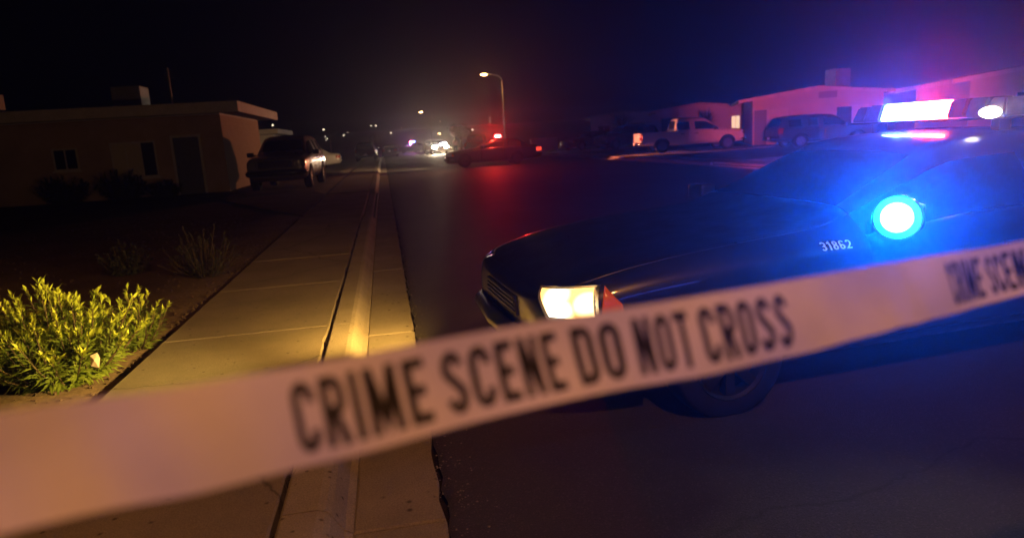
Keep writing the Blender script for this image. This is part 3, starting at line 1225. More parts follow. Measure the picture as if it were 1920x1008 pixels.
def build_tall(name, kind, loc, rz, paint, lev=2, headlight='lens_clear', tail='lens_red', sc=(1, 1, 1), roof_rack=False, bumper='chrome'):
    root = empty(name, loc, rz)
    root.scale = sc
    prof, kf, wh, wr_, L_, hw = (PICKUP, pickup_key, (1.0, 4.62), .385, 5.84, 1.0) if kind == 'pickup' else (SUV, suv_key, (.95, 3.75), .365, 4.84, .97)
    me = SHELLS.get((kind, lev)) or shell(prof, kf, lev, wh, wr_, hw)
    SHELLS[(kind, lev)] = me
    mm = {'body': paint, 'windshield': 'glass_dark', 'rear_window': 'glass_dark', 'wheel_well': 'well', 'bed': 'black_plastic'}
    for k_ in range(1, 7): mm['side_window%d' % k_] = 'glass_dark'
    parts, bvh = split_shell(me, root, mm, {})
    for wx in wh:
        for s in (-1, 1):
            wheel(root, wx, s * (hw - .12), wr_, .24, 6)
    zt = .80 if kind == 'pickup' else .74
    zr = .76 if kind == 'pickup' else .80
    for s in (-1, 1):
        vs, fs = conform(bvh, [(.02, s * .56, zt), (.15, s * .93, zt), (.15, s * .93, zt + .17), (.02, s * .56, zt + .17)], (-1, s * .5, .05), .010)
        pyd('headlight', vs, fs, headlight, root, True)
        vs, fs = conform(bvh, [(L_ - .02, s * .78, zr), (L_ - .2, s * .96, zr), (L_ - .2, s * .96, zr + .30), (L_ - .02, s * .78, zr + .30)], (1, s * .7, 0), .010, 5, 6)
        pyd('taillight', vs, fs, tail, root, True)
        mirror_part(root, (1.75 if kind == 'pickup' else 1.6), s * hw, 1.12 if kind == 'pickup' else 1.06, 'black_plastic', s)
        for hx in (2.72, 3.48) if kind == 'pickup' else (2.55, 3.3):
            bm = B()
            box(bm, hx - .11, hx + .11, s * hw - .02, s * hw + .018, .97, 1.0, .008)
            obj('door_handle', bm, 'black_plastic', root, True)
    vs, fs = conform(bvh, [(.0, -.52, zt - .03), (.0, .52, zt - .03), (.0, .52, zt + .18), (.0, -.52, zt + .18)], (-1, 0, .05), .012, 10, 5)
    gr = pyd('grille', vs, fs, 'black_plastic', root)
    for k_ in range(3):
        z_ = zt + .0 + k_ * .06
        vs, fs = conform(bvh, [(.0, -.5, z_), (.0, .5, z_), (.0, .5, z_ + .02), (.0, -.5, z_ + .02)], (-1, 0, .05), .024, 10, 1)
        pyd('grille_bar', vs, fs, 'chrome', gr)
    for (x_, nm) in ((-.06, 'front_bumper'), (L_ + .02, 'rear_bumper')):
        d_ = 1 if x_ < 1 else -1
        bm = B()
        tube(bm, [(x_ + d_ * .32, -hw * .98, .56), (x_ + d_ * .08, -hw * .9, .56), (x_, -hw * .5, .56), (x_, hw * .5, .56), (x_ + d_ * .08, hw * .9, .56), (x_ + d_ * .32, hw * .98, .56)], [.05, .09, .10, .10, .09, .05], 8)
        obj(nm, bm, bumper, root, True)
    bm = B()
    xp = L_ + .125
    box(bm, xp, xp + .01, -.15, .15, .5, .64, .003)
    obj('license_plate', bm, 'white_print', root)
    if kind == 'pickup':
        bm = B()
        box(bm, L_ + .0, L_ + .018, -.10, .10, .98, 1.03, .006)
        obj('tailgate_handle', bm, 'black_plastic', root)
    if roof_rack:
        bm = B()
        for s in (-1, 1):
            tube(bm, [(2.2, s * .58, 1.74), (2.35, s * .58, 1.80), (4.1, s * .58, 1.80), (4.25, s * .58, 1.73)], .018, 6)
        obj('roof_rack', bm, 'black_plastic', root, True)
    return root


def zg(x, y):
    return ground_z(x, y)


# second patrol car, side-on in the middle of the road
car2, bvh2, _ = build_sedan('police_car', (3.42, 39.0, .05), R(178) - PI, 'black_paint2', 2, headlight='lens_clear', tail='lens_red')
tag(car2, 'black patrol car side-on in mid-street under a red rooftop flasher', 'car', 'police cars')
light_bar(car2, 3.0, 1.485, .58, ['bar_red', 'bar_red', 'bar_red', 'bar_clear', 'bar_red_off', 'bar_red_off', 'bar_blue_off'])
M['tail_on'] = mat_emit('taillight_on', (1, .06, .03), 1.6, (.3, .02, .02))
for ch in car2.children:
    if ch.name.startswith('taillight') and ch.data.vertices[0].co.y < 0:
        ch.data.materials[0] = M['tail_on']
light('flasher_light', 'SPOT', (2.7, -.42, 1.80), 800, (1, .012, .008), car2, .06, (2.7, -4, 5.0), R(130), .6)
light('flasher_road_light', 'POINT', (2.6, -.5, 1.74), 200, (1, .04, .02), car2, .06)
light('flasher_side_light', 'SPOT', (3.2, -.2, 1.78), 9500, (1, .24, .12), car2, .06, (10.5, -2.2, .9), R(24), .7)
light('flasher_left_light', 'SPOT', (2.7, -.2, 1.78), 1300, (1, .46, .22), car2, .06, (-8, -10, 1.5), R(60), .7)  # added warm spot brightening the left house wall and truck, not the red flasher
for sgn in (-1, 1):
    light('headlight_beam', 'SPOT', (-.12, sgn * .66, .66), 1400, (1, .62, .30), car2, .05, (-12, 11 + sgn, .2), R(60), .6)

# third patrol car, farther down
car3, _, _ = build_sedan('police_car', (1.7, 104.5, .05), R(205) - PI, 'black_paint2', 1)
tag(car3, 'small distant patrol car with red and blue roof lights left of the glaring headlights', 'car', 'police cars')
light_bar(car3, 3.0, 1.485, .58, ['bar_blue', 'bar_blue', 'bar_red', 'bar_red'])
light('flasher_light', 'POINT', (2.6, -.3, 1.8), 260, (1, .10, .25), car3, .06)
light('flasher_light', 'POINT', (2.6, .3, 1.8), 260, (.12, .2, 1), car3, .06)
for (x_, y_) in ((0, 0),):
    pass
# dark car parked with its tail to us in front of it
car4, _, _ = build_sedan('parked_car', (.95, 90.5, .03), R(88) - PI, 'dark_green_paint', 1)
tag(car4, 'dark parked car seen from behind at the left kerb beside the small distant patrol car', 'car', 'parked cars')

# vehicle with glaring headlights
M['hl_glare'] = mat_emit('headlight_glare', (1, .78, .45), 1500)
M['strobe'] = mat_emit('white_strobe', (.8, .82, 1), 250)
car5 = build_tall('emergency_vehicle', 'suv', (6.6, 80.5, .05), R(-80) - PI, 'white_paint', 1, headlight='hl_glare')
tag(car5, 'oncoming vehicle hidden behind its glaring white headlights and strobe in mid-street', 'vehicle')
bm = B()
box(bm, -.14, .14, -.3, .3, 0, .12, .03)
sb = obj('strobe_light', bm, 'strobe', car5)
sb.location = (.35, -.42, 1.09)
for s, pw in ((-1, 60), (1, 160)):
    light('headlight_beam', 'SPOT', (-.25, s * .72, .84), pw, (1, .72, .36), car5, .06, (-12, s * .9, .1), R(95), .5)
for s in (-1, 1):
    light('headlight_beam', 'SPOT', (-.25, s * .72, .84), 10000, (1, .60, .26), car5, .06, (-8.0, s * .9 - .6, -.55), R(19), .6)
light('strobe_glow', 'POINT', (-.35, .55, 1.15), 90, (.8, .72, .9), car5, .1)

# white crew cab pickup in the driveway on the right
pk = build_tall('pickup_truck', 'pickup', (19.75, 36.1, .17), R(-9) - PI, 'white_paint', 2)
tag(pk, 'white crew cab pickup with its tailgate lit red, parked in the far driveway', 'pickup truck', 'parked cars')
# dark wagon right of it
sv = build_tall('parked_suv', 'suv', (23.75, 30.9, .2), R(-8) - PI, 'black_paint2', 2, sc=(1.0, .96, .90), bumper='black_plastic')
tag(sv, 'dark sport utility vehicle parked before the pink lit house', 'sport utility vehicle', 'parked cars')
# dark pickup-sized vehicle facing us on the left
lt = build_tall('parked_suv', 'suv', (-3.60, 24.2, .255), R(-93) - PI, 'maroon_paint', 2, sc=(1.06, 1.06, 1.08), bumper='dark_green_paint')
tag(lt, 'dark sport utility vehicle parked facing the camera beside the house on the left', 'sport utility vehicle', 'parked cars')
# silver sedan behind it
sd, _, _ = build_sedan('parked_car', (-8.4, 50.6, .15), R(184) - PI, 'silver_paint', 2)
tag(sd, 'silver sedan showing its red taillight behind the dark vehicle on the left', 'car', 'parked cars')
# dark vehicles beyond it
s2 = build_tall('parked_suv', 'suv', (-1.45, 69.6, .14), R(88) - PI, 'dark_green_paint', 1)
tag(s2, 'dark sport utility vehicle parked beyond the silver sedan near the small street sign', 'sport utility vehicle', 'parked cars')
s3, _, _ = build_sedan('parked_car', (14.2, 53.6, .16), R(196) - PI, 'black_paint2', 1)
tag(s3, 'black car with glinting chrome parked beside the pale low wall on the far side', 'car', 'parked cars')
s4 = build_tall('parked_suv', 'suv', (16.0, 50.2, .17), R(190) - PI, 'dark_green_paint', 1, roof_rack=True)
tag(s4, 'dark sport utility vehicle with roof rack parked left of the white pickup', 'sport utility vehicle', 'parked cars')
s5 = build_tall('parked_van', 'suv', (9.3, 66.0, .05), R(75) - PI, 'dark_green_paint', 1, sc=(1, 1, 1.1))
tag(s5, 'dark van in the road behind the red-lit patrol car', 'van', 'parked cars')


# ================================================================== houses
def quad_prism(bm, pts, dvec):
    """polygon extruded along dvec"""
    d = Vector(dvec)
    a = [bm.verts.new(p) for p in pts]
    b_ = [bm.verts.new(Vector(p) + d) for p in pts]
    bm.faces.new(a)
    bm.faces.new(b_[::-1])
    n = len(a)
    for k_ in range(n):
        bm.faces.new((a[k_], b_[k_], b_[(k_ + 1) % n], a[(k_ + 1) % n]))
    bmesh.ops.recalc_face_normals(bm, faces=bm.faces)
    return bm


def window(root, x0, x1, z0, z1, y, pane_m='pane', mull=1, axis='y', frame_m='trim', sgn=-1):
    """window on a wall facing -Y (axis y, wall at y) or facing +X (axis x, wall at x = y, x0..x1 along y)"""
    def bx(bm, a0, a1, d0, d1, z0_, z1_):
        if axis == 'y': box(bm, a0, a1, y - d1, y - d0, z0_, z1_)
        else: box(bm, y + d0, y + d1, a0, a1, z0_, z1_)
    f = B()
    t = .055
    bx(f, x0, x0 + t, -.02, .035, z0, z1)
    bx(f, x1 - t, x1, -.02, .035, z0, z1)
    bx(f, x0 + t, x1 - t, -.02, .034, z1 - t, z1)
    bx(f, x0 + t, x1 - t, -.02, .034, z0, z0 + t)
    for k_ in range(mull):
        xm = x0 + (x1 - x0) * (k_ + 1) / (mull + 1)
        bx(f, xm - .02, xm + .02, -.01, .030, z0 + t, z1 - t)
    wn_ = obj('window', f, frame_m, root)
    for k_ in range(mull + 1):
        xa = x0 + t + (x1 - x0 - 2 * t) * k_ / (mull + 1)
        xb = x0 + t + (x1 - x0 - 2 * t) * (k_ + 1) / (mull + 1)
        p = B()
        bx(p, xa, xb, .004, .012, z0 + t, z1 - t)
        obj('pane', p, pane_m[k_] if isinstance(pane_m, (list, tuple)) else pane_m, wn_)
    p = B()
    bx(p, x0 - .06, x1 + .06, .0, .08, z0 - .06, z0 - .003)
    obj('sill', p, frame_m, wn_)
    return wn_


def gable_house(name, x_eave, yw, label, wall_m, width=8.4, ov=.78, depth=7.0, z0=.15, ze=2.80, zr=3.30):
    """long low house, gable end facing the camera (-Y); x_eave: outer edge of the left eave"""
    root = empty(name, (x_eave, yw, 0), R(-25))
    tag(root, label, 'house', 'houses along the street')
    xl, xr = ov, width - ov
    xm = width / 2
    sl = (zr - ze) / xm
    zt = lambda x: ze + sl * (x if x < xm else width - x)
    th = .05
    bm = B()
    quad_prism(bm, [(xl, 0, z0), (xr, 0, z0), (xr, 0, zt(xr) - th), (xm, 0, zr - th), (xl, 0, zt(xl) - th)], (0, depth, 0))
    obj('wall', bm, wall_m, root)
    for a, b_ in (((0, ze), (xm, zr)), ((width, ze), (xm, zr))):
        bm = B()
        quad_prism(bm, [(a[0], -.45, a[1] - .045), (b_[0], -.45, b_[1] - .045), (b_[0], -.45, b_[1] + .02), (a[0], -.45, a[1] + .02)], (0, depth + .9, 0))
        rf = obj('roof', bm, 'roofing', root)
        bm = B()
        quad_prism(bm, [(a[0], -.48, a[1] - .16), (b_[0], -.48, b_[1] - .16), (b_[0], -.48, b_[1] + .03), (a[0], -.48, a[1] + .03)], (0, .028, 0))
        obj('barge_board', bm, 'trim', rf)
        s = -1 if a[0] == 0 else 1
        bm = B()
        box(bm, a[0] + min(0, s * .03), a[0] + max(0, s * .03), -.45, depth + .45, a[1] - .16, a[1] + .03)
        obj('fascia', bm, 'trim', rf)
    return root


def door(root, x0, x1, z0, z1, y, m='door'):
    bm = B()
    box(bm, x0, x1, y - .03, y - .004, z0, z1, .006)
    d = obj('door', bm, m, root)
    bm = B()
    for a, b_ in ((x0 - .08, x0 - .002), (x1 + .002, x1 + .08)):
        box(bm, a, b_, y - .045, y - .003, z0, z1 + .08)
    box(bm, x0 - .001, x1 + .001, y - .044, y - .003, z1 + .002, z1 + .08)
    obj('door_frame', bm, 'trim', d)
    bm = B()
    lathe(bm, [(0, .05), (.03, .04), (.02, 0)], 10, Matrix.Translation((x0 + .08, y - .03, z0 + 1.0)) @ Matrix.Rotation(PI / 2, 4, 'X'))
    obj('handle', bm, 'chrome', d)
    return d


M['lit_pane'] = mat_emit('lit_window', (1, .86, .42), .75)
hA = gable_house('house', 20.5, 37.6, 'single-storey gabled house lit pink behind the dark sport utility vehicle', 'stucco')
# dark recessed entry, blinds, shutters and gable vent (local x from the eave edge)
door(hA, .86, 1.55, .2, 2.2, 0)
window(hA, 1.62, 2.70, 1.05, 2.22, 0, ['blind', 'blind'])
window(hA, 5.2, 6.9, 1.05, 2.15, 0, ['pane', 'blind'], 2 - 1)
bm = B()
for k in range(6):
    z_ = 2.66 + k * .06
    box(bm, 4.30, 5.25 - .0 * k, -.05, -.004, z_, z_ + .035)
obj('gable_vent', bm, 'door', hA)
hB = gable_house('house', 21.3, 54.0, 'single-storey gabled house lit blue behind the white pickup, one window glowing yellow', 'stucco_white')
door(hB, 1.2, 2.1, .2, 2.25, 0)
window(hB, 6.6, 7.3, 1.0, 2.15, 0, ['lit_pane', 'lit_pane'])
window(hB, 3.2, 4.6, 1.1, 2.1, 0)
hC = gable_house('house', 20.7, 70.0, 'dim gabled house farthest down the right side of the street', 'stucco_white', ze=2.95, zr=3.35)
window(hC, 1.5, 2.8, 1.1, 2.1, 0)
window(hC, 5.0, 6.3, 1.1, 2.1, 0)
hD = gable_house('house', 22.9, 25.0, 'gabled house at the right edge behind the glowing light bar', 'stucco', ze=2.75)
window(hD, 2.4, 3.8, 1.05, 2.15, 0)
door(hD, 5.0, 5.9, .2, 2.2, 0)


def cooler(loc, label, sz=(1.0, 1.0, .95)):
    root = empty('roof_cooler', loc)
    tag(root, label, 'cooler', 'rooftop coolers')
    a, b_, h = sz
    bm = B()
    box(bm, -a / 2, a / 2, -b_ / 2, b_ / 2, .12, .12 + h, .02)
    obj('cabinet', bm, 'metal_sheet', root)
    bm = B()
    for s in (-1, 1):
        for q in (-1, 1):
            box(bm, s * a * .42 - .03, s * a * .42 + .03, q * b_ * .42 - .03, q * b_ * .42 + .03, 0, .119)
    obj('stand', bm, 'metal_sheet', root)
    for k_ in range(6):
        bm = B()
        box(bm, -a * .4, a * .4, -b_ / 2 - .03, -b_ / 2 - .004, .25 + k_ * h * .13, .25 + k_ * h * .13 + .05)
        obj('louvre', bm, 'metal_sheet', root)
    return root


cooler((27.0, 37.8, 3.12), 'boxy evaporative cooler on the roof of the pink lit house', (1.0, 1.0, 1.1))

# left house: flat slab roof with deep overhang, street wall at x = -5.55
hL = empty('house', (0, 0, 0))
tag(hL, 'low flat-roofed house on the left with a lit street-side wall and deep overhanging roof', 'house', 'houses along the street')
WX, WY0, WY1, WXF = -5.58, 26.3, 33.9, -22.0
bm = B()
box(bm, WXF, WX, WY0, WY1, .1, 2.98)
obj('wall', bm, 'block', hL)
bm = B()
box(bm, WXF - .5, -4.80, 25.45, 34.6, 3.03, 3.30)
rf = obj('roof', bm, 'roofing', hL)
bm = B()
box(bm, -4.797, -4.765, 25.42, 34.63, 3.00, 3.36)
obj('fascia', bm, 'trim', rf)
bm = B()
box(bm, WXF - .5, -4.80, 25.415, 25.447, 3.00, 3.36)
obj('fascia', bm, 'trim', rf)
bm = B()
box(bm, WXF, WX, WY0, WY1, 2.985, 3.027)
obj('soffit_plate', bm, 'trim', hL)


def ux(u, y):
    """x of the point seen at photograph column u on the plane Y = y near eye height"""
    a = at(u, 290, 1.)
    d = a - Vector((0, 0, CAM_H))
    return d.x / d.y * y


window(hL, ux(98, 26.3), ux(146, 26.3), 1.35, 2.1, WY0, ['pane', 'pane'])
window(hL, ux(208, 26.3), ux(294, 26.3), .95, 2.2, WY0, ['blind', 'blind', 'pane'], 2)
door(hL, ux(328, 26.3), ux(376, 26.3), .22, 2.25, WY0)
# concrete blocks of the street-facing wall, each proud of its joints
BLOCKS = {}
for r in range(14):
    zz = .30 + r * .19
    yy = WY0 + .003 - (.2 if r % 2 else 0)
    while yy < WY1:
        a, b_ = max(WY0 + .002, yy + .006), min(WY1 - .002, yy + .394)
        if b_ - a > .03:
            ln = round(b_ - a, 3)
            if ln not in BLOCKS:
                bm = B()
                box(bm, 0, .012, 0, ln, 0, .18, .003)
                me = bpy.data.meshes.new('block')
                bm.to_mesh(me)
                bm.free()
                me.materials.append(M['block'])
                BLOCKS[ln] = me
            o = bpy.data.objects.new('block', BLOCKS[ln])
            C.objects.link(o)
            o.parent = hL
            o.location = (WX + .0005 + random.uniform(-.0003, .003), a, zz + .005)
        yy += .4
cooler((ux(263, 30.), 30.0, 3.31), 'boxy evaporative cooler on the flat roof of the left house', (1.05, 1.05, .95))
mast = empty('antenna_mast', (ux(338, 27.5), 27.5, 3.31))
tag(mast, 'thin antenna mast standing on the flat roof of the left house', 'antenna')
bm = B()
tube(bm, [(0, 0, 0), (0, 0, 1.45)], .03, 8)
obj('pole', bm, 'pole', mast)
bm = B()
for k in range(4):
    tube(bm, [(-.22 + .03 * k, 0, 1.1 + .09 * k), (.22 - .03 * k, 0, 1.1 + .09 * k)], .008, 5)
obj('elements', bm, 'pole', mast)
# neighbouring roof corner at the left edge
hN_ = empty('house', (0, 0, 0))
tag(hN_, 'house at the left edge of which only a lit roof corner shows', 'house', 'houses along the street')
bm = B()
box(bm, -20, -10.5, 17.6, 19.6, .1, 3.05)
obj('wall', bm, 'block', hN_)
bm = B()
box(bm, -20.5, -9.52, 17.0, 20.2, 3.06, 3.40)
rf = obj('roof', bm, 'roofing', hN_)
bm = B()
box(bm, -9.517, -9.485, 16.97, 20.23, 3.04, 3.42)
obj('fascia', bm, 'trim', rf)
bm = B()
box(bm, -20.5, -9.52, 16.968, 16.997, 3.04, 3.42)
obj('fascia', bm, 'trim', rf)
# house farther up the left side
hF = empty('house', (0, 0, 0))
tag(hF, 'far house on the left whose pale roof edge shows above the dark vehicle', 'house', 'houses along the street')
bm = B()
box(bm, -19, -9.0, 61.6, 70, .1, 2.95)
obj('wall', bm, 'stucco_white', hF)
bm = B()
box(bm, -19.6, -8.53, 61.0, 70.6, 3.0, 3.30)
rf = obj('roof', bm, 'roofing', hF)
bm = B()
box(bm, -8.527, -8.49, 60.97, 70.63, 2.98, 3.38)
obj('fascia', bm, 'trim', rf)
bm = B()
box(bm, -19.6, -8.53, 60.965, 60.997, 2.98, 3.38)
obj('fascia', bm, 'trim', rf)
window(hF, -12.6, -11.0, 1.0, 2.1, 61.6)

# pale low wall on the far side and a block pier
pw = empty('low_wall', (11.9, 60.0, 0))
tag(pw, 'pale low wall segment behind the patrol car with the red flasher', 'wall')
bm = B()
box(bm, 1.0, 3.4, 0, .2, .12, 1.2, .01)
obj('panel', bm, 'stucco_white', pw)
bm = B()
box(bm, .96, 3.44, -.04, .24, 1.202, 1.27, .01)
obj('coping', bm, 'trim', pw)
fn = empty('yard_fence', (0, 0, 0))
tag(fn, 'dark board fence between the pink lit house and the light bar', 'fence')
for k in range(18):
    bm = B()
    box(bm, 27.2 + k * .16, 27.345 + k * .16, 33.0, 33.03, .2, 1.55 + .02 * (k % 3))
    obj('board', bm, 'door', fn)
bm = B()
for z_ in (.6, 1.25):
    box(bm, 27.2, 30.1, 33.033, 33.08, z_, z_ + .08)
obj('rail', bm, 'door', fn)


# ================================================================== street lamps
M['sodium'] = mat_emit('sodium_lamp', (1, .55, .16), 90)


def street_lamp(loc, hgt, reach, label, power, rise=.45, strength_mat='sodium', cone=R(165)):
    root = empty('street_lamp', loc)
    tag(root, label, 'street lamp', 'street lamps')
    bm = B()
    tube(bm, [(0, 0, 0), (0, 0, hgt * .5), (0, 0, hgt - .7)], [.11, .09, .075], 10)
    obj('pole', bm, 'pole', root, True)
    bm = B()
    lathe(bm, [(0, .25), (.14, .25), (.17, .1), (.19, 0), (.19, -.3)], 12)
    obj('base', bm, 'pole', root)
    bm = B()
    pts = [(0, 0, hgt - .7)] + [(-.9 * (1 - math.cos(a)), 0, hgt - .7 + .62 * math.sin(a)) for a in (R(25), R(50), R(75), R(90))] + [(-reach, 0, hgt + rise * .2)]
    tube(bm, pts, .05, 8)
    obj('arm', bm, 'pole', root, True)
    bm = B()
    lathe(bm, [(0, .16), (.12, .15), (.22, .08), (.24, 0), (.20, -.02)], 16, Matrix.Translation((-reach - .3, 0, hgt + .05)) @ Matrix.Diagonal((1.7, 1, 1, 1)))
    hd = obj('lamp_head', bm, 'pole', root, True)
    bm = B()
    lathe(bm, [(.20, -.02), (.17, -.09), (.09, -.13), (0, -.14)], 16, Matrix.Translation((-reach - .3, 0, hgt + .05)) @ Matrix.Diagonal((1.7, 1, 1, 1)))
    obj('lens', bm, strength_mat, hd, True)
    light('lamp_light', 'SPOT', (-reach - .3, 0, hgt - .14), power, (1, .35, .075), root, .12, (-reach - .3, 0, 0), cone, .35)
    return root


street_lamp((13.36, 75.4, .12), 8.15, 1.65, 'street lamp rising behind the patrol car with the red flasher', 260)
street_lamp((11.75, 166.6, .12), 8.3, 1.8, 'farther street lamp above the glaring headlights', 300)

# extra lamp, unseen behind the photographer, added to warm the tape and pavement
lb = street_lamp((-2.35, -3.8, .1), 8.6, 3.4, 'unseen street lamp added on the near kerb behind the camera', 1600, cone=R(144))
lb.rotation_euler = (0, 0, PI)

# far town lights, each on its own post on the rising ground
M['town_light'] = mat_emit('town_light', (1, .80, .55), 5)
M['town_light2'] = mat_emit('town_light_amber', (1, .62, .25), 30)
dots = [(606.5, 243, .30), (610, 256, .16), (613, 260, .16), (612, 263, .14), (644.5, 253.5, .26), (652, 248, .10), (696, 236, .20), (705, 236, .28), (733, 249.5, .28), (666, 270.5, .2), (677, 270, .2), (824, 252, .55), (825, 228, .14), (919, 222, .12), (919, 228.5, .12), (946, 222, .13), (886, 243, .35), (511, 235, .3), (752, 240, .1), (866, 253, .2)]
names_at = ['above the silver sedan', 'low above the silver sedan', 'lower still above the silver sedan', 'lowest above the silver sedan', 'right of the silver sedan', 'faint one right of the silver sedan', 'left of the twin pair left of the small patrol car', 'right of the twin pair left of the small patrol car', 'just above the small distant patrol car', 'low by the small street sign', 'low right of the small street sign', 'large glow over the glaring headlights', 'faint one above the glaring headlights', 'upper faint one above the red flasher', 'lower faint one above the red flasher', 'faint one beside the nearer street lamp', 'dim one left of the red flasher', 'over the dark vehicle on the left', 'faint one left of the farther street lamp', 'greenish one by the small tree']
for k, ((u, v, r_), nm) in enumerate(zip(dots, names_at)):
    D = 300 if u != 511 else 90
    p = at(u, v, D)
    g = ground_z(p.x, p.y)
    e = empty('distant_lamp', (p.x, p.y, min(g, p.z - .6)))
    tag(e, 'distant town light, ' + nm, 'lamp', 'distant town lights')
    hgt = p.z - min(g, p.z - .6)
    rr = r_ * (D / 300) * .9
    bm = B()
    tube(bm, [(0, 0, -.3), (0, 0, hgt - rr)], .06, 6)
    obj('post', bm, 'pole', e)
    bm = B()
    lathe(bm, [(0, -rr), (rr * .7, -rr * .7), (rr, 0), (rr * .7, rr * .7), (0, rr)], 10, Matrix.Translation((0, 0, hgt)))
    obj('bulb', bm, 'town_light2' if r_ > .5 else 'town_light', e, True)

# small street sign on the left
sg = empty('street_sign', (-.92, 72.5, .13))
tag(sg, 'small oval street sign on a thin post beside the left kerb', 'sign')
bm = B()
tube(bm, [(0, 0, 0), (0, 0, 2.3)], .03, 8)
obj('post', bm, 'pole', sg)
bm = B()
lathe(bm, [(0, .012), (.3, .012), (.3, -.012), (0, -.012)], 16, Matrix.Translation((0, -.045, 1.95)) @ Matrix.Diagonal((.6, 1, 1.25, 1)) @ Matrix.Rotation(PI / 2, 4, 'X'))
obj('plate', bm, 'white_print', sg)
# marker post left of it
mk = empty('marker_post', (ux(622, 66), 66, .14))
tag(mk, 'thin orange-lit marker post left of the small street sign', 'post')
bm = B()
box(bm, -.05, .05, -.02, .02, 0, 2.2, .008)
obj('stake', bm, 'trim', mk)


# ================================================================== plants
def leaf_quad(vs, fs, p, d, n_, ln, wd):
    """folded lance leaf of four triangles"""
    s = d.cross(n_).normalized()
    up = s.cross(d).normalized()
    b0 = len(vs)
    vs += [p, p + d * ln * .45 + s * wd / 2 + up * wd * .15, p + d * ln - up * ln * .12, p + d * ln * .45 - s * wd / 2 + up * wd * .15, p + d * ln * .5]
    fs += [(b0, b0 + 1, b0 + 4), (b0 + 1, b0 + 2, b0 + 4), (b0 + 2, b0 + 3, b0 + 4), (b0 + 3, b0, b0 + 4)]


def bush(name, loc, rad, hgt, nst, seed, label, cat, leaf_m='leaf', tip_m=None, leaf=(.055, .016), per=46, spread=1., droop=.0):
    rr = random.Random(seed)
    root = empty(name, loc)
    tag(root, label, cat, 'bushes in the yard')
    vs, fs, tv, tf = [], [], [], []
    sb_ = B()
    for k_ in range(nst):
        a = rr.uniform(0, 2 * PI)
        q = math.sqrt(rr.random())
        base = Vector((math.cos(a) * rad * .30 * q, math.sin(a) * rad * .30 * q, 0))
        tip = Vector((math.cos(a) * rad * q * rr.uniform(.7, 1.15) + rr.gauss(0, .06), math.sin(a) * rad * q * rr.uniform(.7, 1.15) + rr.gauss(0, .06), hgt * (1 - .42 * q * q * spread) * rr.uniform(.55, 1.06)))
        mid = base.lerp(tip, .5) + Vector((math.cos(a), math.sin(a), 0)) * rad * .10 * q
        pts = [base, base.lerp(mid, .5) + Vector((0, 0, .0)), mid, mid.lerp(tip, .55) + Vector((0, 0, .02)), tip]
        tube(sb_, [base, mid, tip], [.006, .005, .0025], 4, False)
        for j in range(per):
            t = (j + rr.random()) / per
            t = t ** .8
            seg = min(3, int(t * 4))
            p = pts[seg].lerp(pts[seg + 1], t * 4 - seg)
            ax = (pts[seg + 1] - pts[seg]).normalized()
            b_ = rr.uniform(0, 2 * PI)
            o1 = ax.orthogonal().normalized()
            o2 = ax.cross(o1)
            out = (o1 * math.cos(b_) + o2 * math.sin(b_))
            top = t > .80
            d = (out * (1.0 if not top else .55) + ax * (.6 if not top else 1.1) - Vector((0, 0, droop))).normalized()
            ln = leaf[0] * rr.uniform(.5, 1.5) * (1.25 if t < .5 else 1 if not top else .8)
            if tip_m and top: leaf_quad(tv, tf, p, d, ax, ln, leaf[1] * rr.uniform(.8, 1.2))
            else: leaf_quad(vs, fs, p + out * .01, d, ax, ln, leaf[1] * rr.uniform(.8, 1.3))
    obj('stems', sb_, 'bark', root)
    pyd('foliage', vs, fs, leaf_m, root)['kind'] = 'stuff'
    if tip_m:
        pyd('flower_spikes', tv, tf, tip_m, root)['kind'] = 'stuff'
    return root


bush('yard_bush', (-2.30, 5.0, .11), .48, .70, 150, 11, 'leafy bush with yellow-green tips beside the pavement, catching the headlights', 'bush', 'leaf', 'leaf_tip', (.06, .017), 60)
bush('yard_bush', (-3.0, 5.3, .11), .50, .62, 90, 12, 'leafy bush at the left edge with a dark underside', 'bush', 'leaf', 'leaf_tip', (.06, .017), 54)
bush('yard_bush', (-2.08, 5.72, .11), .26, .50, 46, 13, 'smaller leafy bush at the right of the headlight-lit bush', 'bush', 'leaf', 'leaf_tip', (.05, .015), 50)
bush('yard_shrub', (-3.45, 9.6, .13), .34, .42, 60, 14, 'low dark shrub on the bare dirt left of the wispy one', 'shrub', 'leaf_dark', None, (.05, .014), 40)
bush('yard_shrub', (-2.30, 8.9, .12), .42, .62, 70, 15, 'wispy dark shrub leaning over the edge of the pavement', 'shrub', 'leaf_dark', None, (.05, .010), 36)
for k, (u, r_, h_, nm) in enumerate(((110, .9, 1.0, 'dark shrub below the small window of the left house'), (222, .9, 1.0, 'dark shrub below the wide window of the left house'), (300, .5, .55, 'small dark shrub beside the door of the left house'))):
    bush('house_shrub', (ux(u, 25.2), 25.2, .25), r_, h_, 60, 30 + k, nm, 'shrub', 'leaf_dark', None, (.14, .04), 40)


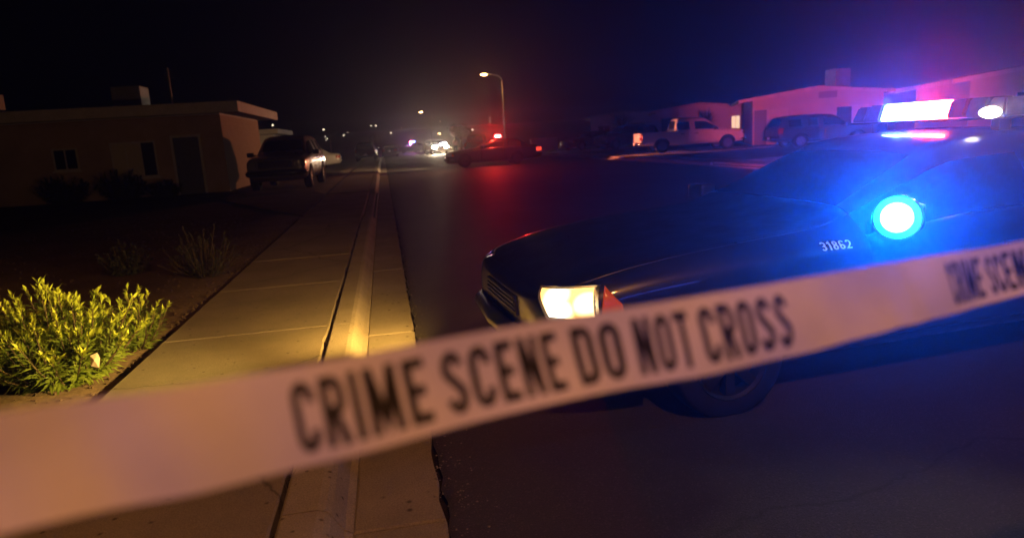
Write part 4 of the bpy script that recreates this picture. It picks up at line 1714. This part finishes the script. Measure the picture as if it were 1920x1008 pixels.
def yucca(loc, r_, n_, seed, label):
    rr = random.Random(seed)
    root = empty('spiky_shrub', loc)
    tag(root, label, 'shrub', 'spiky shrubs before the houses')
    bm = B()
    tube(bm, [(0, 0, -.05), (0, 0, r_ * .9)], [.12, .09], 8)
    obj('trunk', bm, 'bark', root)
    vs, fs = [], []
    for k_ in range(n_):
        a = rr.uniform(0, 2 * PI)
        el = rr.uniform(-.5, 1.4)
        d = Vector((math.cos(a) * math.cos(el), math.sin(a) * math.cos(el), math.sin(el)))
        leaf_quad(vs, fs, Vector((0, 0, r_ * .9)) + d * .05, d, Vector((0, 0, 1)) if abs(d.z) < .9 else Vector((1, 0, 0)), r_ * rr.uniform(.8, 1.1), .07)
    pyd('leaves', vs, fs, 'leaf_dark', root)['kind'] = 'stuff'
    return root


yucca((at(1322, 250, 50).x, at(1322, 250, 50).y, .2), 1.35, 240, 41, 'tall spiky shrub left of the glowing window')
yucca((at(1280, 250, 51).x, at(1280, 250, 51).y, .2), 1.15, 200, 42, 'spiky shrub behind the cab of the white pickup')
yucca((at(1165, 250, 58).x, at(1165, 250, 58).y, .2), 1.7, 240, 43, 'dark spiky shrub left of the white pickup tailgate')


def tree(loc, hgt, rad, seed, label, n_=2600):
    rr = random.Random(seed)
    root = empty('tree', loc)
    tag(root, label, 'tree')
    bm = B()
    tube(bm, [(0, 0, -.1), (.05, 0, hgt * .3), (.02, .05, hgt * .55)], [.14, .11, .07], 8)
    cl = []
    for k_ in range(9):
        a = rr.uniform(0, 2 * PI)
        c_ = Vector((math.cos(a) * rad * rr.uniform(.2, .8), math.sin(a) * rad * rr.uniform(.2, .8), hgt * rr.uniform(.5, .95)))
        cl.append(c_)
        tube(bm, [(.03, .02, hgt * .45), (.03 + c_.x * .5, c_.y * .5, hgt * .45 + (c_.z - hgt * .45) * .6), c_], [.05, .03, .012], 5)
    obj('trunk', bm, 'bark', root)
    vs, fs = [], []
    for k_ in range(n_):
        c_ = rr.choice(cl)
        d = Vector((rr.gauss(0, 1), rr.gauss(0, 1), rr.gauss(0, .8)))
        p = c_ + d * rad * .25
        leaf_quad(vs, fs, p, Vector((rr.gauss(0, 1), rr.gauss(0, 1), rr.gauss(-.3, .6))).normalized(), Vector((.1, .2, 1)).normalized(), .22, .10)
    pyd('crown', vs, fs, 'leaf_green', root)['kind'] = 'stuff'


p = at(864, 262, 88)
tree((p.x, p.y, .02), 3.4, 1.2, 51, 'small tree faintly lit green between the glaring headlights and the red flasher')

# litter caught in the bush
bm = B()
vsl = [(-.03, 0, -.04), (.02, -.01, -.055), (.035, -.005, .01), (.02, .006, .045), (-.025, .004, .03)]
vl = [bm.verts.new(v) for v in vsl]
cv = bm.verts.new((0, -.012, 0))
for k in range(5):
    bm.faces.new((vl[k], vl[(k + 1) % 5], cv))
lit = obj('paper_scrap', bm, 'litter')
lit.location = at(178, 674, 4.45)
tag(lit, 'crumpled pale paper scrap caught in the headlight-lit bush', 'litter')


# weeds in the pavement joint, grit in the gutter, stones on the dirt
rr = random.Random(77)
vs, fs = [], []
for k in range(70):
    y = rr.uniform(2.2, 15)
    if rr.random() < .6: y = rr.choice((3.1, 4.9, 5.2, 6.9, 8.3, 9.2, 11.0)) + rr.gauss(0, .10)
    p = Vector((-.565 + rr.gauss(0, .008), y, .07))
    for j in range(rr.randint(3, 9)):
        d = Vector((rr.gauss(0, .6), rr.gauss(0, .8), rr.uniform(.5, 1.2))).normalized()
        leaf_quad(vs, fs, p + Vector((0, rr.gauss(0, .02), 0)), d, Vector((.3, .2, 1)), rr.uniform(.05, .12), .005)
pyd('joint_weeds', vs, fs, 'joint')['kind'] = 'stuff'


def stones(name, n, fx, fy, fz, size, m, seed):
    rr = random.Random(seed)
    vs, fs = [], []
    for k_ in range(n):
        x, y = fx(rr), fy(rr)
        r_ = size * rr.uniform(.35, 1.3)
        c_ = Vector((x, y, fz(x, y) + r_ * .3))
        b0 = len(vs)
        for d in ((1, 0, 0), (-1, 0, 0), (0, 1, 0), (0, -1, 0), (0, 0, .7), (0, 0, -.7)):
            vs.append(c_ + Vector(d) * r_ * rr.uniform(.7, 1.2))
        for f in ((0, 2, 4), (2, 1, 4), (1, 3, 4), (3, 0, 4), (2, 0, 5), (1, 2, 5), (3, 1, 5), (0, 3, 5)):
            fs.append(tuple(b0 + q for q in f))
    pyd(name, vs, fs, m)['kind'] = 'stuff'


stones('gutter_grit', 900, lambda r_: road_l + abs(r_.gauss(0, .12)) - .05, lambda r_: 2 + 14 * r_.random() ** 1.5, lambda x, y: .012, .006, 'gutter', 81)
stones('yard_stones', 2600, lambda r_: -1.95 - 5 * r_.random() ** 1.6, lambda r_: 3.5 + 14 * r_.random(), lambda x, y: ground_z(x, y), .016, 'dirt', 82)

# ================================================================== person beyond the patrol car
def skin_body(name, joints, edges, m, parent, lev=2):
    me = bpy.data.meshes.new(name)
    me.from_pydata([j[:3] for j in joints], edges, [])
    o = bpy.data.objects.new('tmp', me)
    C.objects.link(o)
    o.modifiers.new('skin', 'SKIN')
    sk = me.skin_vertices[0].data
    for k_, j in enumerate(joints):
        sk[k_].radius = (j[3], j[4] if len(j) > 4 else j[3])
        sk[k_].use_root = (k_ == 0)
    s = o.modifiers.new('s', 'SUBSURF')
    s.levels = s.render_levels = lev
    m2 = freeze(o, name)
    bpy.data.objects.remove(o)
    return link(name, m2, m, parent, True)


M['skin'] = mat_plain('skin', (.45, .28, .20), .6)
M['shirt'] = mat_plain('pink_shirt', (.66, .34, .34), .85)
M['jeans'] = mat_plain('dark_jeans', (.02, .022, .03), .9)
pp = at(855, 290, 70)
pr = empty('person', (pp.x, pp.y, .05), R(20))
tag(pr, 'person in a pink shirt standing in the street left of the red flasher', 'person')
J = [(0, 0, .95, .13, .10), (0, 0, 1.15, .13, .10), (0, 0, 1.38, .15, .10), (0, 0, 1.50, .05, .05), (0, -.01, 1.60, .07, .085), (0, -.01, 1.72, .07, .085),
     (.18, 0, 1.40, .055), (.25, .02, 1.12, .045), (.24, -.06, .88, .035), (.23, -.09, .80, .03),
     (-.18, 0, 1.40, .055), (-.25, .02, 1.12, .045), (-.24, -.06, .88, .035), (-.23, -.09, .80, .03),
     (.10, 0, .88, .085), (.11, -.01, .50, .06), (.11, .02, .08, .045), (.12, -.13, .035, .035),
     (-.10, 0, .88, .085), (-.11, -.01, .50, .06), (-.11, .02, .08, .045), (-.12, -.13, .035, .035)]
Ed = [(0, 1), (1, 2), (2, 3), (3, 4), (4, 5), (2, 6), (6, 7), (7, 8), (8, 9), (2, 10), (10, 11), (11, 12), (12, 13), (0, 14), (14, 15), (15, 16), (16, 17), (0, 18), (18, 19), (19, 20), (20, 21)]
skin_body('body', J, Ed, 'skin', pr)
skin_body('shirt', [(0, 0, .90, .17, .13), (0, 0, 1.15, .155, .12), (0, 0, 1.38, .17, .12), (.19, 0, 1.41, .075), (.235, .01, 1.22, .068), (-.19, 0, 1.41, .075), (-.235, .01, 1.22, .068)], [(0, 1), (1, 2), (2, 3), (3, 4), (2, 5), (5, 6)], 'shirt', pr)
skin_body('trousers', [(0, 0, .93, .15, .12), (.105, 0, .86, .10), (.112, -.01, .50, .078), (.11, .02, .10, .065), (-.105, 0, .86, .10), (-.112, -.01, .50, .078), (-.11, .02, .10, .065)], [(0, 1), (1, 2), (2, 3), (0, 4), (4, 5), (5, 6)], 'jeans', pr)
bm = B()
lathe(bm, [(0, .125), (.05, .115), (.085, .06), (.09, 0), (.08, -.04)], 14, Matrix.Translation((0, .005, 1.66)))
obj('hair', bm, 'black_plastic', pr, True)

# ================================================================== thin volume added so lamps glow as with lens glare; the air is clear
hz = bpy.data.materials.new('haze')
hz.use_nodes = True
nt = hz.node_tree
nt.nodes.remove(nt.nodes['Principled BSDF'])
pv = nt.nodes.new('ShaderNodeVolumePrincipled')
pv.inputs['Color'].default_value = (.9, .9, .92, 1)
pv.inputs['Density'].default_value = .0014
pv.inputs['Anisotropy'].default_value = .88
nt.links.new(pv.outputs[0], nt.nodes['Material Output'].inputs['Volume'])
bm = B()
box(bm, -645, 645, -65, 645, -6, 24)
hb = obj('haze', bm, hz)
tag(hb, kind='stuff')
